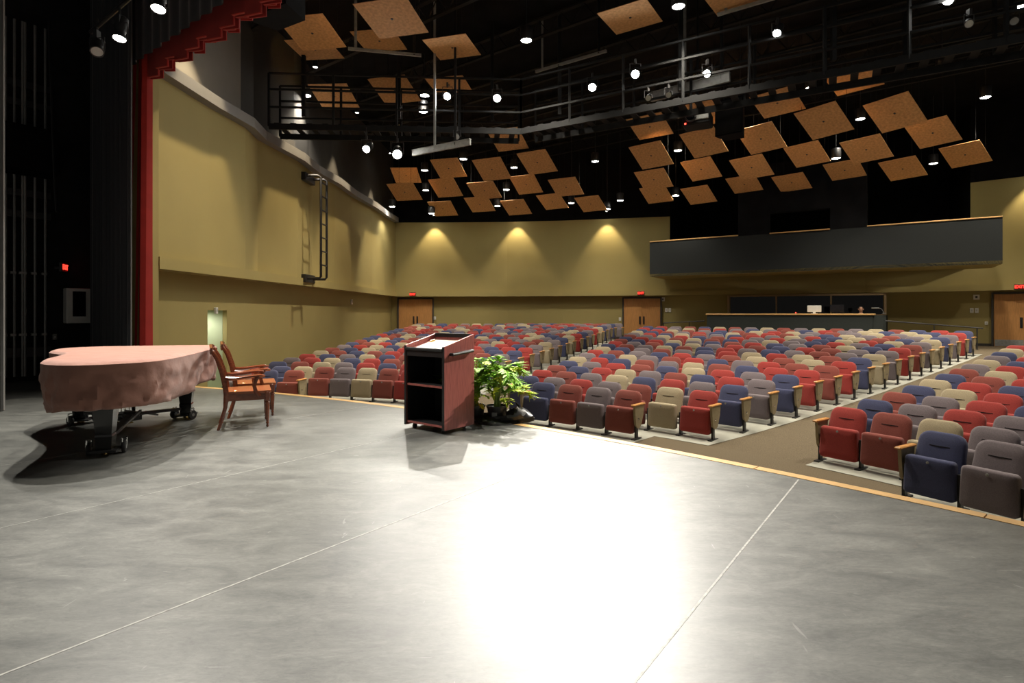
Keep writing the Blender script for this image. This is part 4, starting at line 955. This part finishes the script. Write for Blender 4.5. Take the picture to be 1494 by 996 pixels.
# crumpled black plastic bag round the pots
rnd = random.Random(4); mb = MB(); nu, nv = 28, 5
for j in range(nv + 1):
    for i in range(nu):
        a = 2 * pi * i / nu; rr = (0.20 + 0.10 * (1 - j / nv)) * (1 + 0.18 * sin(3 * a + j) + rnd.uniform(-0.06, 0.06)); h_ = j / nv * (0.10 + 0.16 * max(0, cos(a - 0.1)) ** 3)
        mb.v.append((rr * cos(a) * (1.25 + 0.3 * (cos(a) > 0.6)), rr * sin(a) * 0.75, 0.004 + h_ * (1 + rnd.uniform(-0.1, 0.1))))
for j in range(nv):
    for i in range(nu): mb.f.append((j * nu + i, j * nu + (i + 1) % nu, (j + 1) * nu + (i + 1) % nu, (j + 1) * nu + i)); mb.m.append(0)
o = mb.build('plastic_bag', M['pot'], None, True); o.location = (-0.20, 7.46, 0.0); tag(o, 'crumpled black plastic bag around the plant pot', 'bag')

# ------------------------------------------------------------------ grand piano under its cloth
OUT = [(-3.60, 5.56), (-3.62, 5.95), (-3.78, 6.6), (-3.95, 7.2), (-4.10, 7.72), (-4.20, 7.92), (-4.36, 7.99), (-4.9, 7.90), (-5.4, 7.74), (-5.80, 7.56), (-5.88, 7.38), (-5.80, 7.10), (-5.66, 6.84), (-5.40, 6.62), (-5.14, 6.40), (-4.93, 6.10), (-4.74, 5.72), (-4.55, 5.40), (-4.30, 5.20), (-4.03, 5.15), (-3.78, 5.28)]
def catmull(P, k=5):
    out = []; n = len(P)
    for i in range(n):
        p0, p1, p2, p3 = [Vector(P[(i + j - 1) % n]) for j in range(4)]
        for s_ in range(k):
            t = s_ / k
            out.append(0.5 * ((2 * p1) + (p2 - p0) * t + (2 * p0 - 5 * p1 + 4 * p2 - p3) * t * t + (3 * p1 - p0 - 3 * p2 + p3) * t ** 3))
    return out
OC = catmull(OUT, 8); nO = len(OC); cO = Vector((-4.62, 6.75))
def nrm_at(i):
    t = (OC[(i + 1) % nO] - OC[i - 1]).normalized(); return Vector((t.y, -t.x))
sgn = 1 if (nrm_at(0).dot(OC[0] - cO)) > 0 else -1
from mathutils import noise as mnoise
mb = MB(); NZ = 12; zT = 1.0
lay = []
for k in range(6): lay.append(('top', [0.0, 0.35, 0.65, 0.85, 0.95, 0.985][k]))
for k in range(NZ + 1): lay.append(('side', k / NZ))
for kind, u in lay:
    for i in range(nO):
        p = OC[i]; nr = nrm_at(i) * sgn
        if kind == 'top':
            q_ = cO + (p - cO) * max(u, 0.02); z = zT + 0.004 * mnoise.noise(Vector((q_.x * 3, q_.y * 3, 0))) - (0.012 if u > 0.97 else 0)
        else:
            wr = 0.013 * u * sin(i * 0.56 + 2.2 * sin(i * 0.08) + 2.5 * u) + 0.045 * u * mnoise.noise(Vector((i * 0.22, u * 3.0, 1.7))) + 0.032 * mnoise.noise(Vector((i * 0.55 + u * 2.0, u * 5.0, 4.2))) * min(1, u * 3) + 0.022 * mnoise.noise(Vector((i * 0.9 + u * 4.0, u * 2.5, 9.2))) * min(1, u * 4)
            hem = 0.47 + 0.02 * sin(i * 0.19)
            tuck = -0.02 * max(0, u - 0.8) / 0.2 - 0.02 * u
            q_ = p + nr * (0.008 + wr + tuck); z = zT - 0.03 - u * (hem - 0.03) + 0.012 * sin(i * 0.31) * u
        mb.v.append((q_.x, q_.y, z))
for L in range(len(lay) - 1):
    for i in range(nO): mb.f.append((L * nO + i, L * nO + (i + 1) % nO, (L + 1) * nO + (i + 1) % nO, (L + 1) * nO + i)); mb.m.append(0)
mb.f.append(tuple(range(nO))); mb.m.append(0)
me = mb.mesh('piano_cover', M['cloth'], True)
for p_ in me.polygons: p_.use_smooth = True
o = obj('piano_cover', me); sm = o.modifiers.new('thickness', 'SOLIDIFY'); sm.thickness = 0.006; sm.offset = -1
tag(o, 'dusty rose cloth cover draped over the grand piano', 'piano cover')
pi_o = thing('grand_piano', (-4.62, 6.75, 0), 'black grand piano hidden under the rose cloth', 'piano')
q = MB(); q.prism([tuple(cO + (p - cO) * 0.92 - cO) for p in OC[::3]], 0.66, 0.955); q.build('case', M['piano'], pi_o)
q = MB(); q.prism([tuple(cO + (p - cO) * 0.86 - cO) for p in OC[::3]], 0.60, 0.66); q.build('frame_beams', M['piano'], pi_o)
LEGS = [(-4.16, 5.72), (-4.50, 7.72), (-5.68, 7.36)]
for x, y in LEGS:
    q = MB(); 
    for a, b, z0, z1 in ((0.115, 0.10, 0.66, 0.52), (0.095, 0.07, 0.52, 0.22), (0.07, 0.075, 0.22, 0.20), (0.075, 0.065, 0.20, 0.06)):
        q.add([(-a, -a, z0), (a, -a, z0), (a, a, z0), (-a, a, z0), (-b, -b, z1), (b, -b, z1), (b, b, z1), (-b, b, z1)], [(0, 1, 2, 3), (7, 6, 5, 4), (0, 4, 5, 1), (1, 5, 6, 2), (2, 6, 7, 3), (3, 7, 4, 0)], Matrix.Translation((x + 4.62, y - 6.75, 0)) @ Matrix.Rotation(R(20), 4, 'Z'))
    lg = q.build('leg', M['piano'], pi_o)
    q = MB(); q.lathe([(0.045, -0.02), (0.045, 0.02)], 14, xf=Matrix.Translation((x + 4.62, y - 6.75, 0.046)) @ Matrix.Rotation(R(90), 4, 'Y')); q.build('brass_wheel', M['brass'], lg, True)
lyx, lyy = -4.95 + 4.62, 7.15 - 6.75
q = MB(); q.tube([(lyx - 0.13, lyy + 0.05, 0.62), (lyx - 0.11, lyy, 0.16)], 0.022, 8); q.tube([(lyx + 0.13, lyy - 0.05, 0.62), (lyx + 0.11, lyy, 0.16)], 0.022, 8); q.box((lyx, lyy, 0.13), (0.36, 0.18, 0.08), R(-20)); lyo = q.build('pedal_lyre', M['piano'], pi_o)
for k in (-1, 0, 1):
    q = MB(); q.cbox((lyx + k * 0.09 + 0.03, lyy - 0.14, 0.075), (0.045, 0.14, 0.018), 0.006, R(-20)); q.build('pedal', M['brass'], lyo)
    q = MB(); q.tube([(lyx + k * 0.05, lyy, 0.62), (lyx + k * 0.05, lyy, 0.16)], 0.005, 5); q.build('pedal_rod', M['brass'], lyo)
dl = thing('piano_dolly', (-4.75, 6.85, 0), 'black steel three-arm dolly under the piano legs', 'dolly')
hub = Vector((-4.72, 6.92))
for x, y in LEGS:
    e = Vector((x, y)); d = (e - hub).normalized(); pe = Vector((-d.y, d.x)); b_ = Vector((-4.75, 6.85)); a = hub - b_; z = 0.15
    q = MB(); beam_box(q, (a.x, a.y, 0.20), (e.x - b_.x - d.x * 0.12, e.y - b_.y - d.y * 0.12, 0.15), 0.07, 0.035)
    q.box((e.x - b_.x, e.y - b_.y, 0.055), (0.24, 0.24, 0.02), R(20)); q.build('arm', M['steel_black'], dl)
    for s_ in (-1, 1):
        c = e - b_ + pe * (0.15 * s_) - d * 0.05
        q = MB(); q.lathe([(0.03, -0.018), (0.062, -0.016), (0.066, -0.006), (0.066, 0.006), (0.062, 0.016), (0.03, 0.018)], 16, xf=Matrix.Translation((c.x, c.y, 0.066)) @ Matrix.Rotation(atan2(d.y, d.x), 4, 'Z') @ Matrix.Rotation(R(90), 4, 'X')); wh = q.build('wheel', M['rubber'], dl, True)
        q = MB(); q.tube([(c.x, c.y - 0.035, 0.066), (c.x, c.y - 0.035, 0.155), (c.x, c.y + 0.035, 0.155), (c.x, c.y + 0.035, 0.066)], 0.009, 6); q.build('fork', M['chrome'], wh)
        q = MB(); q.lathe([(0.022, -0.021), (0.022, 0.021)], 10, xf=Matrix.Translation((c.x, c.y, 0.066)) @ Matrix.Rotation(atan2(d.y, d.x), 4, 'Z') @ Matrix.Rotation(R(90), 4, 'X')); q.build('hub', M['galv'], wh)
    q = MB(); beam_box(q, (a.x + pe.x * 0.10, a.y + pe.y * 0.10, 0.24), ((e - b_).x - d.x * 0.45, (e - b_).y - d.y * 0.45, 0.13), 0.025, 0.025); q.build('brace', M['galv'], dl)
q = MB(); q.lathe([(0.10, 0.17), (0.10, 0.22), (0.05, 0.23)], 6, (hub.x + 4.75, hub.y - 6.85, 0)); q.build('centre_plate', M['steel_black'], dl)

# ------------------------------------------------------------------ two mahogany armchairs
def armchair(loc, rz, label):
    """faces +X; origin between the near-side legs' rear foot line; depth 0.5, width 0.56"""
    o = thing('wooden_armchair', loc, label, 'armchair', 'mahogany armchairs', rz)
    W2 = 0.27; W2f = 0.29
    def sweep(path, wv, dv, m='chairwood', name='post', par=None):     # rectangular section along a path in XZ at fixed y
        q = MB(); v = []; f = []
        n = len(path)
        for i, (x, y, z) in enumerate(path):
            a = Vector(path[max(0, i - 1)]); b = Vector(path[min(n - 1, i + 1)]); t = (b - a).normalized()
            s_ = Vector((0, 1, 0)); u = s_.cross(t).normalized(); s_ = t.cross(u)
            w_ = wv[i] if isinstance(wv, list) else wv; d_ = dv[i] if isinstance(dv, list) else dv
            c = Vector((x, y, z))
            for k in range(8):
                an = 2 * pi * (k + 0.5) / 8; ca, sa = cos(an), sin(an)
                ca = math.copysign(min(1, abs(ca) * 1.08), ca); sa = math.copysign(min(1, abs(sa) * 1.08), sa)
                v.append(c + u * d_ * ca + s_ * w_ * sa)
        for i in range(n - 1):
            for k in range(8): f.append((i * 8 + k, i * 8 + (k + 1) % 8, (i + 1) * 8 + (k + 1) % 8, (i + 1) * 8 + k))
        f += [tuple(reversed(range(8))), tuple(range((n - 1) * 8, n * 8))]
        q.add(v, f); return q.build(name, M[m], par or o, True)
    for s_ in (-1, 1):
        y = s_ * W2
        sweep([(-0.09, y, 0.0), (-0.045, y, 0.13), (-0.01, y, 0.28), (0.0, y, 0.44), (-0.015, y, 0.56), (-0.05, y, 0.72), (-0.10, y, 0.88), (-0.155, y, 0.985), (-0.175, y, 1.01)], [0.017, 0.018, 0.02, 0.022, 0.022, 0.021, 0.02, 0.02, 0.016], [0.017, 0.02, 0.024, 0.03, 0.03, 0.027, 0.024, 0.022, 0.014], name='back_post')
        q = MB(); q.lathe([(0.010, 0.0), (0.017, 0.015), (0.013, 0.04), (0.020, 0.055), (0.015, 0.07), (0.019, 0.09), (0.027, 0.28), (0.024, 0.30), (0.030, 0.315), (0.022, 0.33), (0.029, 0.345)], 14, (0.47, s_ * W2f, 0)); q.cbox((0.47, s_ * W2f, 0.395), (0.056, 0.056, 0.11), 0.005); q.build('leg', M['chairwood'], o, True)
        sweep([(-0.01, s_ * (W2 + 0.005), 0.645), (0.05, s_ * (W2 + 0.02), 0.635), (0.15, s_ * (W2 + 0.03), 0.640), (0.28, s_ * (W2 + 0.03), 0.655), (0.38, s_ * (W2 + 0.03), 0.66), (0.44, s_ * (W2 + 0.03), 0.652)], [0.022, 0.024, 0.028, 0.032, 0.036, 0.026], [0.022, 0.022, 0.022, 0.022, 0.022, 0.015], name='armrest')
        sweep([(0.375, s_ * (W2f + 0.025), 0.40), (0.335, s_ * (W2f + 0.025), 0.46), (0.315, s_ * (W2f + 0.02), 0.54), (0.335, s_ * (W2f + 0.015), 0.61), (0.36, s_ * (W2f + 0.012), 0.648)], 0.016, [0.028, 0.024, 0.022, 0.024, 0.026], name='arm_support')
        q = MB(); q.box((0.235, s_ * W2, 0.395), (0.44, 0.028, 0.085)); q.build('seat_rail', M['chairwood'], o)
    q = MB(); q.box((0.47, 0, 0.395), (0.03, 0.54, 0.085)); q.build('seat_rail', M['chairwood'], o)
    q = MB(); q.box((0.0, 0, 0.395), (0.03, 0.50, 0.085)); q.build('seat_rail', M['chairwood'], o)
    q = MB(); q.prism([(0.0, -0.25), (0.02, -0.275), (0.50, -0.315), (0.515, -0.30), (0.515, 0.30), (0.50, 0.315), (0.02, 0.275), (0.0, 0.25)], 0.438, 0.468); q.build('seat', M['seatwood'], o)
    q = MB()
    pts = [(-0.165 - 0.02 * sin(pi * k / 8), -W2 - 0.02 + (2 * W2 + 0.04) * k / 8, 0.985 + 0.03 * sin(pi * k / 8)) for k in range(9)]
    for a, b in zip(pts, pts[1:]): beam_box(q, a, b, 0.026, 0.085)
    q.build('crest_rail', M['chairwood'], o)
    for s_ in (-1, 1):                # lyre-shaped splat
        q = MB(); q.tube([(-0.03, s_ * 0.05, 0.60), (-0.055, s_ * 0.12, 0.72), (-0.085, s_ * 0.13, 0.82), (-0.115, s_ * 0.07, 0.90), (-0.15, s_ * 0.05, 0.96)], [0.014, 0.016, 0.016, 0.014, 0.014], 8); q.build('splat', M['chairwood'], o, True)
    q = MB(); beam_box(q, (-0.03, -W2, 0.60), (-0.03, W2, 0.60), 0.024, 0.05); q.build('lower_rail', M['chairwood'], o)
    q = MB(); q.lathe([(0.012, 0.0), (0.02, 0.004), (0.012, 0.010)], 8, (0.10, -0.2, 0.468)); q.build('seat_stud', M['brass'], o)
    return o
ca = atan2(0.22, 0.46)
nv_ = Vector((-sin(ca), cos(ca)))
for base, lb in ((Vector((-3.56, 6.96)), 'mahogany armchair, the nearer of the pair by the piano'), (Vector((-3.83, 7.74)), 'mahogany armchair, the farther of the pair by the piano')):
    c = base + nv_ * 0.27
    armchair((c.x, c.y, 0), ca, lb)

# ------------------------------------------------------------------ booth equipment and its operator
def on_booth(px, back): k = K(px); A = BA + bn * back; t = (k * A.y - A.x) / (bd.x - k * bd.y); return A + bd * t
p = on_booth(1188, 0.22)
mo = thing('monitor', (p.x, p.y, 1.44), 'white desktop monitor seen from behind on the booth', 'monitor', rz=ba)
q = MB(); q.cbox((0, 0, 0.20), (0.52, 0.045, 0.27), 0.012); q.build('screen_case', M['white'], mo)
q = MB(); q.cbox((0, 0.0, 0.035), (0.10, 0.05, 0.07), 0.006); q.cbox((0, 0, 0.006), (0.22, 0.16, 0.012), 0.004); q.build('stand', M['white'], mo)
p = on_booth(1221, 0.25)
mo = thing('monitor', (p.x, p.y, 1.44), 'dark monitor on the booth between white monitor and operator', 'monitor', rz=ba)
q = MB(); q.cbox((0, 0, 0.21), (0.50, 0.04, 0.30), 0.01); q.build('screen_case', M['screen'], mo)
q = MB(); q.cbox((0, 0, 0.03), (0.08, 0.05, 0.06), 0.006); q.cbox((0, 0, 0.006), (0.2, 0.15, 0.012), 0.004); q.build('stand', M['screen'], mo)
p = on_booth(1161, 0.2)
o = thing('tally_light', (p.x, p.y, 1.44), 'tiny red light standing on the oak booth top', 'light', rz=ba)
q = MB(); q.cbox((0, 0, 0.012), (0.06, 0.05, 0.024), 0.005); q.build('base', M['steel_black'], o); q = MB(); q.lathe([(0.02, 0.024), (0.02, 0.045), (0.008, 0.055)], 10); q.build('lamp', M['led'], o)
p = on_booth(1290, 0.3)
o = thing('desk_lamp', (p.x, p.y, 1.44), 'small angled desk lamp at the end of the booth', 'lamp', rz=ba)
q = MB(); q.lathe([(0.07, 0), (0.07, 0.015), (0.015, 0.02)], 12); q.build('base', M['pipe'], o); q = MB(); q.tube([(0, 0, 0.02), (-0.08, 0, 0.18), (-0.2, 0, 0.24)], 0.008, 6); q.build('arm', M['pipe'], o); q = MB(); q.cbox((-0.3, 0, 0.22), (0.24, 0.08, 0.03), 0.008); q.build('shade', M['pipe'], o)

def person():
    p = on_booth(1256, 0.85)
    o = thing('person', (p.x, p.y, 0.11), 'person in a white shirt standing behind the mixing booth', 'person', rz=R(-30))
    def skin(name, verts, edges, m, par):
        me = bpy.data.meshes.new(name); me.from_pydata([v[:3] for v in verts], edges, []); me.materials.append(M[m])
        b = obj(name, me, par); mod = b.modifiers.new('skin', 'SKIN'); mod.use_smooth_shade = True
        for i, v in enumerate(verts): me.skin_vertices[0].data[i].radius = (v[3], v[4] if len(v) > 4 else v[3])
        me.skin_vertices[0].data[0].use_root = True
        s_ = b.modifiers.new('sub', 'SUBSURF'); s_.levels = 1; s_.render_levels = 2
        return b
    V = [(0, 0, 0.86, 0.13, 0.10), (0, 0, 1.08, 0.13, 0.09), (0, 0, 1.24, 0.15, 0.095), (0, 0, 1.34, 0.06), (0, -0.01, 1.40, 0.052), (0, -0.02, 1.48, 0.072, 0.088), (0, -0.02, 1.545, 0.074, 0.09), (0, -0.015, 1.60, 0.05, 0.06),
         (0.17, 0, 1.27, 0.055), (0.22, -0.04, 1.02, 0.045), (0.16, -0.24, 0.98, 0.034), (0.13, -0.30, 0.99, 0.03), (-0.17, 0, 1.27, 0.055), (-0.22, -0.04, 1.02, 0.045), (-0.16, -0.24, 0.98, 0.034), (-0.13, -0.30, 0.99, 0.03),
         (0.09, 0, 0.78, 0.085), (0.10, -0.01, 0.44, 0.06), (0.10, 0, 0.08, 0.045), (0.10, -0.12, 0.03, 0.035), (-0.09, 0, 0.78, 0.085), (-0.10, -0.01, 0.44, 0.06), (-0.10, 0, 0.08, 0.045), (-0.10, -0.12, 0.03, 0.035)]
    E = [(0, 1), (1, 2), (2, 3), (3, 4), (4, 5), (5, 6), (6, 7), (2, 8), (8, 9), (9, 10), (10, 11), (2, 12), (12, 13), (13, 14), (14, 15), (0, 16), (16, 17), (17, 18), (18, 19), (0, 20), (20, 21), (21, 22), (22, 23)]
    body = skin('body', V, E, 'skin', o)
    skin('shirt', [(0, 0, 0.84, 0.145, 0.115), (0, 0, 1.08, 0.145, 0.105), (0, 0, 1.24, 0.165, 0.11), (0, 0, 1.325, 0.075), (0.175, 0, 1.275, 0.066), (0.215, -0.03, 1.08, 0.060), (-0.175, 0, 1.275, 0.066), (-0.215, -0.03, 1.08, 0.060)], [(0, 1), (1, 2), (2, 3), (2, 4), (4, 5), (2, 6), (6, 7)], 'shirt', o)
    skin('trousers', [(0, 0, 0.88, 0.135, 0.11), (0.09, 0, 0.76, 0.095), (0.10, -0.01, 0.44, 0.072), (0.10, 0, 0.10, 0.062), (-0.09, 0, 0.76, 0.095), (-0.10, -0.01, 0.44, 0.072), (-0.10, 0, 0.10, 0.062)], [(0, 1), (1, 2), (2, 3), (0, 4), (4, 5), (5, 6)], 'charcoal', o)
    q = MB(); q.lathe([(0.081, 0.0), (0.088, 0.035), (0.078, 0.075), (0.045, 0.105), (0.01, 0.115)], 14, (0, 0.012, 1.525)); q.box((0, 0.045, 1.50), (0.14, 0.075, 0.12)); q.build('hair', M['hair'], o, True)
    q = MB(); q.add([(-0.014, -0.10, 1.47), (0.014, -0.10, 1.47), (0, -0.125, 1.475), (0, -0.10, 1.525)], [(0, 1, 2), (1, 3, 2), (0, 2, 3), (0, 3, 1)]); q.build('nose', M['skin'], body)
    for s_ in (-1, 1):
        q = MB(); q.lathe([(0.001, -0.004), (0.011, 0.0), (0.001, 0.004)], 8, xf=Matrix.Translation((s_ * 0.030, -0.098, 1.53)) @ Matrix.Rotation(R(90), 4, 'X')); q.build('eye', M['hair'], body)
        q = MB(); q.lathe([(0.008, -0.03), (0.02, 0.0), (0.008, 0.03)], 8, (s_ * 0.082, 0.0, 1.505)); q.build('ear', M['skin'], body)
    q = MB(); q.box((0, -0.098, 1.445), (0.045, 0.012, 0.010)); q.build('mouth', M['cherry'], body)
    for s_ in (-1, 1):                # hands resting on the desk, five fingers each
        hb = Vector((s_ * 0.12, -0.33, 0.985)); vs = [(hb.x, hb.y + 0.03, hb.z, 0.026, 0.016), (hb.x, hb.y - 0.03, hb.z, 0.034, 0.014)]; es = [(0, 1)]
        for k in range(4):
            fx = hb.x + (k - 1.5) * 0.019; n0 = len(vs); ln = (0.060, 0.070, 0.066, 0.052)[k]
            vs += [(fx, hb.y - 0.05, hb.z, 0.009), (fx, hb.y - 0.05 - ln * 0.6, hb.z + 0.004, 0.008), (fx, hb.y - 0.05 - ln, hb.z - 0.012, 0.007)]; es += [(1, n0), (n0, n0 + 1), (n0 + 1, n0 + 2)]
        n0 = len(vs); vs += [(hb.x - s_ * 0.036, hb.y - 0.015, hb.z - 0.004, 0.010), (hb.x - s_ * 0.052, hb.y - 0.05, hb.z - 0.008, 0.008)]; es += [(0, n0), (n0, n0 + 1)]
        skin('hand', vs, es, 'skin', body)
person()
